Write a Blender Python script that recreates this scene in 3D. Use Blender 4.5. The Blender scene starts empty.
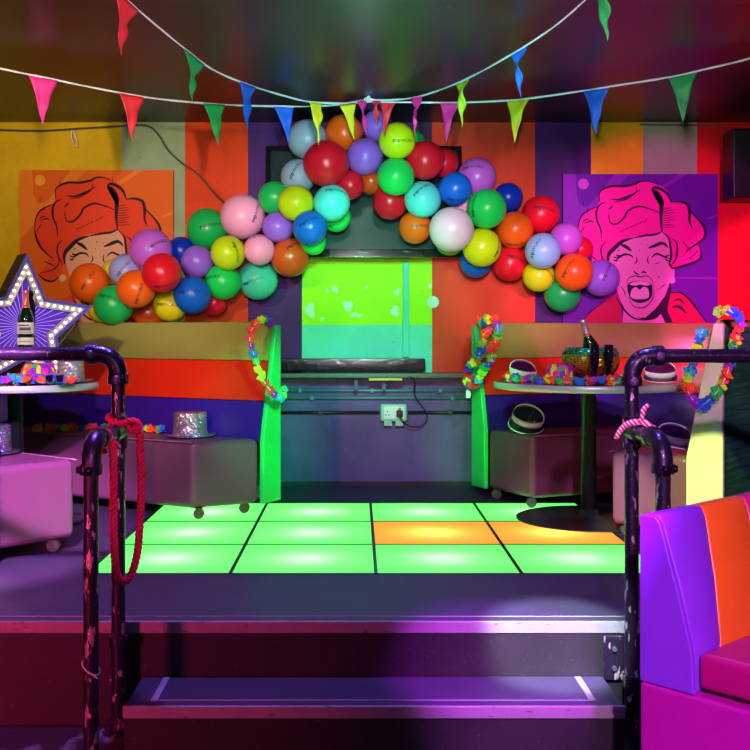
import bpy, math, random
from mathutils import Vector, Matrix, noise
random.seed(7)
C = bpy.context.scene.collection
PI = math.pi
R_ = math.radians
STG = 0.362          # stage height above the room floor
CEIL = 2.79
WALLY = 7.04
def at(px, py, d):   # point at depth d seen at that place of the photograph (all lengths in metres)
    return Vector(((px-357)*d/1054, d, 1.39-(py-332)*d/1054))

# ---------------------------------------------------------------- materials
def srgb(r, g, b):
    f = lambda c: (c/255/12.92) if c <= 10 else ((c/255+0.055)/1.055)**2.4
    return (f(r), f(g), f(b), 1)
def mat(name, col, rough=0.5, metal=0.0, bump=0.0, bscale=60, var=0.0, vscale=6, var_col=None, emis=None, estr=0,
        trans=0, alpha=1, coat=0, sheen=0, spec=0.5, sub=0):
    m = bpy.data.materials.new(name); m.use_nodes = True
    nt = m.node_tree; b = nt.nodes['Principled BSDF']
    if len(col) == 3: col = (*col, 1)
    b.inputs['Base Color'].default_value = col
    b.inputs['Roughness'].default_value = rough
    b.inputs['Metallic'].default_value = metal
    b.inputs['Specular IOR Level'].default_value = spec
    if coat: b.inputs['Coat Weight'].default_value = coat; b.inputs['Coat Roughness'].default_value = 0.08
    if trans: b.inputs['Transmission Weight'].default_value = trans
    if alpha < 1: b.inputs['Alpha'].default_value = alpha
    if sub:
        b.inputs['Subsurface Weight'].default_value = sub; b.inputs['Subsurface Radius'].default_value = (0.03, 0.03, 0.03)
    if emis:
        b.inputs['Emission Color'].default_value = emis; b.inputs['Emission Strength'].default_value = estr
    tc = nt.nodes.new('ShaderNodeTexCoord')
    if bump:
        n = nt.nodes.new('ShaderNodeTexNoise'); n.inputs['Scale'].default_value = bscale; n.inputs['Detail'].default_value = 4
        bp = nt.nodes.new('ShaderNodeBump'); bp.inputs['Strength'].default_value = bump; bp.inputs['Distance'].default_value = 0.004
        nt.links.new(tc.outputs['Object'], n.inputs['Vector'])
        nt.links.new(n.outputs['Fac'], bp.inputs['Height']); nt.links.new(bp.outputs['Normal'], b.inputs['Normal'])
    if var:
        n = nt.nodes.new('ShaderNodeTexNoise'); n.inputs['Scale'].default_value = vscale; n.inputs['Detail'].default_value = 6
        n.inputs['Roughness'].default_value = 0.65
        rp = nt.nodes.new('ShaderNodeMapRange'); rp.inputs[1].default_value = 0.35; rp.inputs[2].default_value = 0.68
        rp.inputs[3].default_value = 0; rp.inputs[4].default_value = var
        mx = nt.nodes.new('ShaderNodeMix'); mx.data_type = 'RGBA'
        mx.inputs[6].default_value = col
        mx.inputs[7].default_value = var_col or (col[0]*0.35, col[1]*0.35, col[2]*0.35, 1)
        nt.links.new(tc.outputs['Object'], n.inputs['Vector']); nt.links.new(n.outputs['Fac'], rp.inputs[0])
        nt.links.new(rp.outputs[0], mx.inputs[0]); nt.links.new(mx.outputs[2], b.inputs['Base Color'])
    return m
def chips(m, col, scale=30, lo=0.62, hi=0.66, rough=None, stretch=(1, 1, 1), strength=1.0):
    """flaked or speckled second colour with hard-edged shapes over a material"""
    nt = m.node_tree; b = nt.nodes['Principled BSDF']
    tc = nt.nodes.new('ShaderNodeTexCoord'); mp = nt.nodes.new('ShaderNodeMapping'); mp.inputs['Scale'].default_value = stretch
    n = nt.nodes.new('ShaderNodeTexNoise'); n.inputs['Scale'].default_value = scale; n.inputs['Detail'].default_value = 5
    rp = nt.nodes.new('ShaderNodeMapRange'); rp.inputs[1].default_value = lo; rp.inputs[2].default_value = hi
    rp.inputs[3].default_value = 0; rp.inputs[4].default_value = strength
    mx = nt.nodes.new('ShaderNodeMix'); mx.data_type = 'RGBA'
    s = b.inputs['Base Color']
    if s.links: nt.links.new(s.links[0].from_socket, mx.inputs[6])
    else: mx.inputs[6].default_value = s.default_value
    mx.inputs[7].default_value = (*col[:3], 1)
    nt.links.new(tc.outputs['Object'], mp.inputs['Vector']); nt.links.new(mp.outputs[0], n.inputs['Vector'])
    nt.links.new(n.outputs['Fac'], rp.inputs[0]); nt.links.new(rp.outputs[0], mx.inputs[0]); nt.links.new(mx.outputs[2], s)
    return m
M = {}
def paint(name, c, v=0.35, rough=0.55):
    M[name] = chips(mat(name, c, rough, bump=0.25, bscale=35, var=v, vscale=3.2, spec=.12), (c[0]*0.3+.01, c[1]*0.3+.01, c[2]*0.3+.01), 26, .70, .74, strength=.7)
paint('wall_yellow', srgb(226, 178, 22)); paint('wall_sage', srgb(150, 165, 128)); paint('wall_orange', srgb(222, 62, 12))
paint('wall_purple', srgb(72, 28, 104)); paint('wall_red', srgb(222, 30, 34)); paint('wall_lime', srgb(158, 220, 20), .15)
paint('wall_pale', srgb(96, 200, 176), .25); paint('wall_grey', srgb(112, 88, 140), .5, .4); paint('wall_dark', srgb(60, 40, 74), .3)
paint('wall_coral', srgb(222, 62, 36), .25)
M['ceiling'] = chips(mat('ceiling_gloss', srgb(30, 28, 30), 0.34, spec=.3, bump=0.12, bscale=9, var=.4, vscale=4), (.35, .5, .42), 42, .745, .76)
M['stage'] = chips(mat('stage_vinyl', srgb(60, 54, 76), 0.5, bump=0.35, bscale=220, var=.3, vscale=5), (.3, .28, .33), 150, .72, .76, strength=.6)
M['floor'] = chips(mat('floor_worn', srgb(44, 36, 46), 0.3, bump=.3, bscale=40), (.28, .22, .27), 9, .55, .66, stretch=(1, .5, 1), strength=.7)
M['riser'] = chips(mat('riser_board', srgb(36, 30, 36), 0.45, bump=.25, bscale=120, var=.5, vscale=7), (.14, .11, .13), 130, .68, .72, strength=.7)
M['nosing'] = chips(mat('nosing_aluminium', srgb(158, 146, 156), 0.42, .3, bump=.2, bscale=90, var=.2, vscale=12), (.09, .06, .07), 24, .64, .70, stretch=(1, 1, 3), strength=.7)
M['tape'] = mat('edge_strip_grey', srgb(170, 160, 180), .4, .3)
M['blk'] = mat('black_plastic', srgb(18, 16, 20), .35)
M['blkg'] = mat('black_gloss', srgb(14, 13, 16), .12, coat=.6)
M['blkwood'] = mat('black_varnished_wood', srgb(34, 16, 24), .16, bump=.5, bscale=24, coat=.5)
M['pipe'] = chips(mat('pipe_black_paint', srgb(48, 32, 62), .3, .5, bump=.5, bscale=120, coat=.25), (.55, .38, .48), 55, .645, .68, stretch=(1, 1, .35), strength=.9)
M['pipewear'] = chips(mat('pipe_flaked_paint', srgb(44, 30, 54), .34, .45, bump=.6, bscale=120, coat=.2), (.55, .38, .46), 45, .59, .62, stretch=(1, 1, .35), strength=.9)
M['screw'] = mat('set_screw_metal', srgb(150, 110, 150), .3, .6)
M['steel'] = mat('steel', srgb(190, 185, 195), .28, .9)
def vinyl(name, c, rough=.36, bump=.22): M[name] = mat(name, c, rough, bump=bump, bscale=55, var=.12, vscale=9, spec=.5)
vinyl('v_yellow', srgb(158, 146, 74)); vinyl('v_orange', srgb(232, 44, 18)); vinyl('v_purple', srgb(54, 20, 150))
vinyl('v_maroon', srgb(118, 66, 98)); vinyl('v_cream_greenlit', srgb(36, 206, 112)); vinyl('v_cream', srgb(226, 214, 196)); vinyl('v_pinkgrey', srgb(196, 160, 186))  # aisle end panels: cream vinyl with the green light put into its colour
vinyl('c_purple', srgb(142, 56, 235)); vinyl('c_orange', srgb(250, 112, 36)); vinyl('c_pink', srgb(206, 40, 120)); vinyl('c_cushion', srgb(186, 10, 120)); vinyl('c_magenta', srgb(196, 16, 170))
vinyl('c_green', srgb(60, 190, 70))
M['greenwood'] = None
m = mat('green_stained_plywood', srgb(30, 74, 66), .5, bump=.4, bscale=12); M['greenwood'] = m
nt = m.node_tree; tc = nt.nodes.new('ShaderNodeTexCoord'); mp = nt.nodes.new('ShaderNodeMapping'); mp.inputs['Scale'].default_value = (1.0, 1.0, 34)
wv = nt.nodes.new('ShaderNodeTexNoise'); wv.inputs['Scale'].default_value = 2.2; wv.inputs['Distortion'].default_value = 1.2
cr = nt.nodes.new('ShaderNodeValToRGB'); cr.color_ramp.elements[0].color = srgb(24, 66, 58); cr.color_ramp.elements[1].color = srgb(52, 122, 104)
cr.color_ramp.elements[0].position = .35; cr.color_ramp.elements[1].position = .65
nt.links.new(tc.outputs['Object'], mp.inputs['Vector']); nt.links.new(mp.outputs[0], wv.inputs['Vector']); nt.links.new(wv.outputs['Fac'], cr.inputs[0])
nt.links.new(cr.outputs[0], nt.nodes['Principled BSDF'].inputs['Base Color'])
M['rim'] = mat('table_rim_steel', srgb(196, 196, 206), .38, .35, bump=.05)
M['tabletop'] = mat('table_top_laminate', srgb(96, 84, 104), .22, .2, var=.2)
M['castor'] = mat('castor_grey', srgb(74, 80, 76), .4, .3)
M['rope'] = mat('rope_pink', srgb(236, 22, 80), .8, bump=.4, bscale=400)
M['white'] = mat('white_plastic', srgb(232, 226, 236), .35)
M['red'] = mat('red_plastic', srgb(225, 25, 50), .35)
M['string'] = mat('bunting_tape', srgb(220, 216, 226), .6)
M['cable'] = mat('cable_grey', srgb(74, 66, 62), .6)
M['teal'] = mat('conduit_teal', srgb(70, 120, 124), .4)
M['conduit_dark'] = mat('conduit_dark', srgb(24, 26, 34), .4)
def lumi(name, c, s, base=(.02, .02, .02)): M[name] = mat(name, base, .4, emis=(*c[:3], 1), estr=s)

# ---------------------------------------------------------------- mesh helpers
class MB:
    def __init__(s): s.v = []; s.f = []; s.m = []; s.sm = []
    def add(s, V, F, mi=0, smooth=False):
        o = len(s.v); s.v += [Vector(p) for p in V]
        s.f += [tuple(i+o for i in f) for f in F]; s.m += [mi]*len(F); s.sm += [smooth]*len(F); return s
    def build(s, name, mats, parent=None, loc=None, bevel=0, bseg=2, sub=0, world=True):
        if not isinstance(mats, (list, tuple)): mats = [mats]
        me = bpy.data.meshes.new(name)
        off = Vector((0, 0, 0))
        if parent is not None and world: off = Vector(parent.location); 
        if parent is not None and world and parent.parent is not None: off = off + Vector(parent.parent.location)
        me.from_pydata([p-off for p in s.v], [], s.f)
        for k in mats: me.materials.append(k)
        for p, mi, sm in zip(me.polygons, s.m, s.sm): p.material_index = mi; p.use_smooth = sm
        me.validate(); me.update()
        o = bpy.data.objects.new(name, me); C.objects.link(o)
        if parent is not None: o.parent = parent
        if loc is not None: o.location = loc
        if bevel:
            bv = o.modifiers.new('bevel', 'BEVEL'); bv.width = bevel; bv.segments = bseg; bv.limit_method = 'ANGLE'; bv.angle_limit = R_(35)
            for p in me.polygons: p.use_smooth = True
            wn = o.modifiers.new('wn', 'WEIGHTED_NORMAL')
        if sub:
            sb = o.modifiers.new('sub', 'SUBSURF'); sb.levels = sub; sb.render_levels = sub
        return o
def boxg(x0, x1, y0, y1, z0, z1):
    V = [(x0, y0, z0), (x1, y0, z0), (x1, y1, z0), (x0, y1, z0), (x0, y0, z1), (x1, y0, z1), (x1, y1, z1), (x0, y1, z1)]
    F = [(0, 3, 2, 1), (4, 5, 6, 7), (0, 1, 5, 4), (1, 2, 6, 5), (2, 3, 7, 6), (3, 0, 4, 7)]
    return V, F
def tubeg(path, r, n=10, cap=True, closed=False):
    path = [Vector(p) for p in path]; L = len(path)
    rr = r if isinstance(r, (list, tuple)) else [r]*L
    V = []; F = []; prev = None
    for i, p in enumerate(path):
        if closed: t = path[(i+1) % L]-path[i-1]
        else: t = path[min(i+1, L-1)]-path[max(i-1, 0)]
        t.normalize()
        if prev is None:
            a = Vector((0, 0, 1)) if abs(t.z) < .9 else Vector((1, 0, 0)); u = t.cross(a).normalized()
        else:
            u = prev-t*prev.dot(t); u.normalize()
        prev = u; w = t.cross(u)
        for k in range(n):
            a = 2*PI*k/n; V.append(p+(u*math.cos(a)+w*math.sin(a))*rr[i])
    for i in range(L if closed else L-1):
        for k in range(n):
            a = i*n+k; b = i*n+(k+1) % n; j = (i+1) % L
            F.append((a, b, j*n+(k+1) % n, j*n+k))
    if cap and not closed: F.append(tuple(reversed(range(n)))); F.append(tuple((L-1)*n+k for k in range(n)))
    return V, F
def latheg(prof, n=32, c=(0, 0, 0)):
    V = []; F = []; cx, cy, cz = c
    for r, z in prof:
        for k in range(n):
            a = 2*PI*k/n; V.append((cx+r*math.cos(a), cy+r*math.sin(a), cz+z))
    for i in range(len(prof)-1):
        for k in range(n):
            F.append((i*n+k, i*n+(k+1) % n, (i+1)*n+(k+1) % n, (i+1)*n+k))
    if prof[0][0] > 1e-6: F.append(tuple(reversed(range(n))))
    if prof[-1][0] > 1e-6: F.append(tuple((len(prof)-1)*n+k for k in range(n)))
    return V, F
def spline(pts, n=8, closed=False):
    P = [Vector(p) for p in pts]; L = len(P); out = []
    rng = range(L) if closed else range(L-1)
    for i in rng:
        if closed: a, b, c, d = P[i-1], P[i], P[(i+1) % L], P[(i+2) % L]
        else: a, b, c, d = P[max(i-1, 0)], P[i], P[i+1], P[min(i+2, L-1)]
        for k in range(n):
            t = k/n
            out.append(.5*((2*b)+(c-a)*t+(2*a-5*b+4*c-d)*t*t+(3*b-a-3*c+d)*t**3))
    if not closed: out.append(P[-1])
    return out
def xf(V, mtx): return [mtx @ Vector(p) for p in V]
def prop(o, label=None, cat=None, group=None, kind=None):
    if label: o['label'] = label
    if cat: o['category'] = cat
    if group: o['group'] = group
    if kind: o['kind'] = kind
    return o
def thing(name, label, cat, loc=(0, 0, 0), rotz=0, group=None):
    o = bpy.data.objects.new(name, None); C.objects.link(o); o.location = loc; o.rotation_euler = (0, 0, rotz); o.empty_display_size = .1
    return prop(o, label, cat, group)
def struct(o, label=None, cat=None): return prop(o, label, cat, None, 'structure')
def copy_tree(o, parent=None):
    c = o.copy(); C.objects.link(c)
    if parent is not None: c.parent = parent
    for ch in list(o.children): copy_tree(ch, c)
    return c

# ================================================================ SETTING
# back wall, painted in upright stripes
cols = [(-3.3, at(122, 0, WALLY).x, 'wall_yellow'), (None, 185, 'wall_sage'), (None, 248, 'wall_orange'), (None, 302, 'wall_purple'),
        (None, 432, 'mid'), (None, 535, 'wall_coral'), (None, 591, 'wall_purple'), (None, 643, 'wall_yellow'), (None, 697, 'wall_sage'), (None, None, 'wall_red')]
wm = MB(); names = ['wall_yellow', 'wall_sage', 'wall_orange', 'wall_purple', 'wall_lime', 'wall_pale', 'wall_coral', 'wall_red', 'wall_grey', 'wall_dark']
zs = at(0, 374, WALLY).z; zm = at(0, 325, WALLY).z; zt = at(0, 258, WALLY).z
x = -3.3
for a, b, mn in cols:
    x1 = (b if a is not None else (at(b, 0, WALLY).x if b else 3.3))
    def quad(za, zb, mm): wm.add([(x, WALLY, za), (x1, WALLY, za), (x1, WALLY, zb), (x, WALLY, zb)], [(0, 1, 2, 3)], names.index(mm))
    quad(0, zs, 'wall_grey')
    if mn == 'mid':
        quad(zs, zm, 'wall_pale'); quad(zm, zt, 'wall_lime'); quad(zt, CEIL, 'wall_dark')
    else: quad(zs, CEIL, mn)
    x = x1
V, F = boxg(-3.3, 3.3, WALLY+.001, WALLY+.15, 0, CEIL); wm.add(V, F, names.index('wall_dark'))
wb = wm.build('wall_back', [M[k] for k in names]); struct(wb)
# worn patches on the painted wall
def blob(cx, cy, w, h, d=WALLY-.002, seed=0, n=18):
    rnd = random.Random(seed); ph = [rnd.random()*6 for _ in range(4)]
    pts = []
    for k in range(n):
        a = 2*PI*k/n; q = 1+.28*math.sin(2*a+ph[0])+.2*math.sin(3*a+ph[1])+.12*math.sin(5*a+ph[2])
        pts.append(at(cx+w*.5*math.cos(a)*q, cy+h*.5*math.sin(a)*q, d))
    return pts, [tuple(range(n))]
pm = MB()
for i, b in enumerate([(310, 310, 12, 11), (335, 289, 5, 8), (327, 291, 3, 3), (348, 306, 7, 13), (356, 315, 10, 5), (397, 292, 6, 5), (395, 311, 10, 8), (430, 286, 3, 5), (367, 287, 2, 4), (322, 319, 4, 3)]):
    pm.add(*blob(*b, seed=i))
pm.add([at(433+6*math.cos(k*PI/10), 302+6*math.sin(k*PI/10), WALLY-.003) for k in range(20)], [tuple(range(20))])
M['patch'] = mat('bare_plaster', srgb(176, 205, 196), .6, bump=.3)
struct(pm.build('torn_paint', M['patch'], wb, world=True))
wl = MB(); wl.add(*boxg(-3.45, -3.3, -.5, 7.19, 0, CEIL)); struct(wl.build('wall_left', M['wall_purple']))
wl = MB(); wl.add(*boxg(3.3, 3.45, -.5, 7.19, 0, CEIL)); struct(wl.build('wall_right', M['wall_dark']))
cl = MB(); cl.add(*boxg(-3.45, 3.45, -.5, 7.19, CEIL, CEIL+.1)); struct(cl.build('ceiling', M['ceiling']))
fl = MB(); fl.add(*boxg(-3.45, 3.45, -.5, 7.19, -.1, 0)); struct(fl.build('floor', M['floor']))
# stage with a pocket for the lit floor, and its nosing
SX0, SX1 = -3.3, 3.3; SY = 3.736
DX0, DX1, DY0, DY1 = at(84, 0, 4.477).x, at(668, 0, 4.477).x, 4.477, 6.337
sm = MB()
for b in [(SX0, SX1, SY, DY0, 0, STG), (SX0, DX0, DY0, DY1, 0, STG), (DX1, SX1, DY0, DY1, 0, STG), (SX0, SX1, DY1, WALLY, 0, STG), (DX0, DX1, DY0, DY1, 0, STG-.16)]:
    V, F = boxg(*b); sm.add(V, [F[1]] + [F[0]] + F[2:], 0); 
    sm.m[-4] = 1 if b[2] == SY else 0
stage = sm.build('stage_platform', [M['stage'], M['riser']]); struct(stage, 'raised black stage floor with a metal front edge', 'stage')
nm = MB(); nm.add(*boxg(SX0, SX1, SY-.006, SY+.008, STG-.038, STG+.003)); struct(nm.build('nosing', M['nosing'], stage, bevel=.002))
nm = MB(); nm.add(*boxg(SX0, SX1, SY+.07, SY+.074, STG, STG+.002)); struct(nm.build('edge_strip', M['tape'], stage))
# skirting at the foot of the back wall
struct((lambda b: b.build('baseboard_back', M['riser']))(MB().add(*boxg(-.6, .76, WALLY-.02, WALLY-.001, STG, STG+.03))))
# the step
ZS = .171; X0, X1 = -.757, .868; Y0 = 3.427
st = MB(); V, F = boxg(X0, X1, Y0, SY-.007, 0, ZS); st.add(V, F, 1); st.m[1] = 0
step = st.build('step_block', [M['stage'], M['riser']]); struct(step, 'black wooden step with metal edge in front of the stage', 'step')
nm = MB(); nm.add(*boxg(X0-.004, X1+.004, Y0-.006, Y0+.008, ZS-.036, ZS+.003)); struct(nm.build('nosing', M['nosing'], step, bevel=.002))
nm = MB()
nm.add(*boxg(X0+.075, X1-.075, Y0+.058, Y0+.063, ZS, ZS+.002))
for xx in (X0+.075, X1-.1):
    nm.add(*boxg(xx, xx+.022, Y0+.063, SY-.012, ZS, ZS+.002))
struct(nm.build('edge_strip', M['tape'], step))
# side boards of the stair opening and pipe flanges are on the railings

# ================================================================ LIT DANCE FLOOR
dfl = thing('dance_floor', 'light-up dance floor of green and orange square panels set into the stage', 'dance floor', ((DX0+DX1)/2, DY0, STG))
T = (DX1-DX0)/4; TY = (DY1-DY0)/3
M['bar'] = mat('dance_floor_bars', srgb(34, 60, 60), .3, .7)
fm = MB(); bw = .008; zb = STG-.15
for i in range(5):
    xx = DX0+i*T; x0 = xx-bw if i else xx; x1 = xx+bw if i < 4 else xx
    if i == 0: x1 = xx+bw*2
    if i == 4: x0 = xx-bw*2
    fm.add(*boxg(x0, x1, DY0, DY1, zb, STG+.003))
for j in range(4):
    yy = DY0+j*TY; y0 = yy-.005 if j else yy; y1 = yy+.005 if j < 3 else yy
    if j == 0: y1 = yy+.01
    if j == 3: y0 = yy-.01
    fm.add(*boxg(DX0, DX1, y0, y1, zb, STG+.0025))
fm.build('frame', M['bar'], dfl)
def panelmat(name, em, s, tr):
    m = bpy.data.materials.new(name); m.use_nodes = True; nt = m.node_tree
    out = nt.nodes['Material Output']; nt.nodes.remove(nt.nodes['Principled BSDF'])
    e = nt.nodes.new('ShaderNodeEmission'); e.inputs[0].default_value = (*em, 1); e.inputs[1].default_value = s
    t = nt.nodes.new('ShaderNodeBsdfTranslucent'); t.inputs[0].default_value = (*tr, 1)
    g = nt.nodes.new('ShaderNodeBsdfGlossy'); g.inputs['Roughness'].default_value = .18
    a = nt.nodes.new('ShaderNodeAddShader'); mx = nt.nodes.new('ShaderNodeMixShader'); mx.inputs[0].default_value = .04
    nt.links.new(t.outputs[0], mx.inputs[1]); nt.links.new(g.outputs[0], mx.inputs[2])
    nt.links.new(mx.outputs[0], a.inputs[0]); nt.links.new(e.outputs[0], a.inputs[1]); nt.links.new(a.outputs[0], out.inputs[0]); return m
M['pgreen'] = panelmat('panel_green', (.15, .97, .16), 1.0, (.5, .97, .55))
M['porange'] = panelmat('panel_orange', (1, .36, .04), 1.0, (.95, .72, .35))
LIGHTS = []
def light(name, typ, loc, energy, color, target=None, **k):
    d = bpy.data.lights.new(name, typ); d.energy = energy; d.color = color
    for a, b in k.items(): setattr(d, a, b)
    o = bpy.data.objects.new(name, d); C.objects.link(o); o.location = loc
    if target is not None: o.rotation_euler = (Vector(target)-Vector(loc)).to_track_quat('-Z', 'Y').to_euler()
    return o
for j in range(3):
    for i in range(4):
        org = (j == 1 and i >= 2)
        x0, x1, y0, y1 = DX0+i*T+.004, DX0+(i+1)*T-.004, DY0+j*TY+.003, DY0+(j+1)*TY-.003
        q = MB(); q.add([(x0, y0, STG), (x1, y0, STG), (x1, y1, STG), (x0, y1, STG)], [(0, 1, 2, 3)])
        p = q.build('light_panel', M['porange' if org else 'pgreen'], dfl)
        p['label'] = ('glowing orange panel' if org else 'glowing green panel')
        light('panel_lamp', 'POINT', ((x0+x1)/2, (y0+y1)/2, STG-.13), 2.4, (1, .5, .16) if org else (.42, 1, .38), shadow_soft_size=.03)

# ================================================================ BOOTHS
ZB, ZSEAT, Z1, Z2, Z3 = STG+.06, .79, .997, 1.225, 1.45
def offset_poly(path, offs):
    """offset a 2d open path to its left by offs (miter joints)"""
    P = [Vector(p) for p in path]; out = []
    for i, p in enumerate(P):
        ds = []
        if i > 0: ds.append((P[i]-P[i-1]).normalized())
        if i < len(P)-1: ds.append((P[i+1]-P[i]).normalized())
        n = sum((Vector((-d.y, d.x)) for d in ds), Vector((0, 0))).normalized()
        c = n.dot(Vector((-ds[0].y, ds[0].x))); out.append(p+n*(offs/max(c, .3)))
    return out
def rounded(path, k=.22, n=5):
    P = [Vector(p) for p in path]; out = [P[0]]
    for i in range(1, len(P)-1):
        a, b, c = P[i-1], P[i], P[i+1]; q = min(k, (a-b).length*.45, (c-b).length*.45)
        s = b+(a-b).normalized()*q; e = b+(c-b).normalized()*q
        for j in range(n+1):
            t = j/n; out.append(s*(1-t)**2+b*2*t*(1-t)+e*t*t)
    out.append(P[-1]); return out
def sweep(path, prof, side, mi=0):
    """prof: list of (offset outward, z), swept along path; side +1 means outward is left of the path"""
    rows = []
    cache = {}
    for o, z in prof:
        if o not in cache: cache[o] = offset_poly(path, o*side)
        rows.append([(p.x, p.y, z) for p in cache[o]])
    n = len(path); V = [v for r in rows for v in r]; F = []; L = len(prof)
    for i in range(L):
        j = (i+1) % L
        for k in range(n-1): F.append((i*n+k, i*n+k+1, j*n+k+1, j*n+k))
    F.append(tuple(i*n for i in range(L))); F.append(tuple(i*n+n-1 for i in reversed(range(L))))
    return V, F
def inner(z): return .135*(z-ZSEAT)/(Z3-ZSEAT)      # the inner face leans back
def booth(label, path, seatpath, side, castors, group):
    c = sum((Vector(p) for p in path), Vector((0, 0)))/len(path)
    t = thing('booth_sofa', label, 'booth sofa', (c.x, c.y, STG), group=None)
    rp = rounded(path)
    TH = .165
    def band(name, m, za, zb_, bul, roll=False):
        pr = []
        n = 7
        for i in range(n+1):
            q = i/n; z = za+.002+(zb_-za-.004)*q
            pr.append((inner(z)-bul*math.sin(PI*min(max(q, .0), 1))**.5, z))
        if roll:
            pr = pr[:-2]; zt = zb_
            pr += [(inner(zt)-bul*.55, zt-.022), (inner(zt)+.0, zt-.003), (inner(zt)+.03, zt), (TH-.02, zt-.006), (TH-.012, zt-.03)]
            pr += [(TH-.012, za+.002)]
        else: pr += [(TH-.012, zb_-.002), (TH-.012, za+.002)]
        q = MB(); V, F = sweep(rp, pr, side); q.add(V, F, 0, True)
        o = q.build(name, m, t); 
        md = o.modifiers.new('e', 'EDGE_SPLIT'); md.split_angle = R_(50)
        return o
    band('backrest_band', M['v_purple'], ZSEAT-.02, Z1, .012)['label'] = 'purple lower backrest band'
    band('backrest_band', M['v_orange'], Z1, Z2, .012)['label'] = 'orange-red middle backrest band'
    band('backrest_band', M['v_yellow'], Z2, Z3, .022, True)['label'] = 'khaki padded top roll'
    # outer shell in stained plywood
    q = MB(); V, F = sweep(rp, [(TH-.012, ZB), (TH, ZB), (TH, Z3-.035), (TH-.012, Z3-.035)], side); q.add(V, F); q.build('outer_panel', M['greenwood'], t)
    # seat box
    sp = [Vector(p) for p in seatpath]
    inn = rounded(seatpath, .12); out = rp
    poly = [Vector(p) for p in inn]+[Vector(p) for p in reversed(out)]
    n = len(poly); q = MB()
    cen = poly
    V = [(p.x, p.y, ZB) for p in poly]+[(p.x, p.y, ZSEAT) for p in poly]
    import mathutils.geometry as mg
    tris = mg.tessellate_polygon([[Vector((p.x, p.y, 0)) for p in poly]])
    Fs = [(i, (i+1) % n, n+(i+1) % n, n+i) for i in range(n)]
    Ft = [tuple(n+k for k in tr) for tr in tris]+[tuple(reversed(tr)) for tr in tris]
    q.add(V, Fs+Ft)
    so = q.build('seat', M['v_maroon'], t)
    import bmesh
    bm = bmesh.new(); bm.from_mesh(so.data); bmesh.ops.recalc_face_normals(bm, faces=bm.faces)
    bmesh.ops.dissolve_limit(bm, angle_limit=.02, verts=bm.verts, edges=bm.edges)
    bm.to_mesh(so.data); bm.free()
    bv = so.modifiers.new('b', 'BEVEL'); bv.width = .034; bv.segments = 5; bv.limit_method = 'ANGLE'; bv.angle_limit = R_(40)
    for p in so.data.polygons: p.use_smooth = True
    so.modifiers.new('wn', 'WEIGHTED_NORMAL')
    # piping along the seat edge
    pp = [(p.x, p.y, ZSEAT-.003) for p in offset_poly(inn, .004*side*-1)]
    q = MB(); V, F = tubeg(pp, .005, 6); q.add(V, F, 0, True); q.build('piping', M['v_maroon'], so)
    # end panels
    for e in (0, -1):
        p = Vector(path[e]); d = (Vector(path[1])-p).normalized() if e == 0 else (Vector(path[-2])-p).normalized()
        nrm = Vector((-d.y, d.x))*side*(1 if e == 0 else -1)     # outward
        a = p-d*.03; b = p+d*.0
        prof = [(-.005, ZB), (-.005, ZSEAT-.05)]+[(inner(z)-.004, z) for z in (ZSEAT, Z1, Z2, Z3-.02)]+[(TH+.006, Z3-.02), (TH+.006, ZB)]
        V = [(a.x+nrm.x*o, a.y+nrm.y*o, z) for o, z in prof]+[(b.x+nrm.x*o, b.y+nrm.y*o, z) for o, z in prof]
        k = len(prof); F = [tuple(range(k)), tuple(reversed(range(k, 2*k)))]+[(i, k+i, k+(i+1) % k, (i+1) % k) for i in range(k)]
        q = MB(); q.add(V, F); o = q.build('end_panel', M['v_cream_greenlit' if e == 0 else 'v_cream'], t, bevel=.006, bseg=3); o['label'] = 'cream vinyl end panel with green light painted in' if e == 0 else 'cream vinyl end panel'
        bm = bmesh.new(); bm.from_mesh(o.data); bmesh.ops.recalc_face_normals(bm, faces=bm.faces); bm.to_mesh(o.data); bm.free()
    for cx, cy in castors:
        q2 = MB(); z_ = STG+.030
        for e in (-.014, .004): q2.add(*tubeg([(cx, cy+e, z_), (cx, cy+e+.010, z_)], .0295, 22))
        q2.add(*boxg(cx-.008, cx+.008, cy-.004, cy+.004, z_, STG+.056)); q2.add(*boxg(cx-.022, cx+.022, cy-.022, cy+.022, STG+.0595, STG+.0605))
        q2.add(*tubeg([(cx, cy-.018, z_), (cx, cy+.018, z_)], .009, 12))
        q2.build('castor', M['castor'], t)
    return t
LP = [(-.548, 5.95), (-2.0, 6.76), (-2.5, 6.76), (-2.95, 6.35), (-2.95, 5.75), (-1.60, 4.66)]
LS = [(-.896, 5.76), (-1.93, 6.32), (-2.35, 6.35), (-2.52, 6.15), (-2.5, 5.90), (-1.325, 4.965)]
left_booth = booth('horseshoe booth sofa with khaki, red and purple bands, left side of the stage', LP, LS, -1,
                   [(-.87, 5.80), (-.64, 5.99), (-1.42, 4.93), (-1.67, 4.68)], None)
RP = [(.81, 6.51), (1.5, 6.76), (2.15, 6.79), (2.5, 6.62), (2.5, 6.27), (1.60, 5.08)]
RS = [(1.015, 6.11), (1.56, 6.33), (1.85, 6.34), (1.97, 6.25), (1.94, 6.14), (1.28, 5.32)]
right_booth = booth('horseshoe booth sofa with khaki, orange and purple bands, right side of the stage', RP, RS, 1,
                    [(1.02, 6.17), (.86, 6.50), (1.36, 5.32), (1.60, 5.12)], None)

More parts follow.
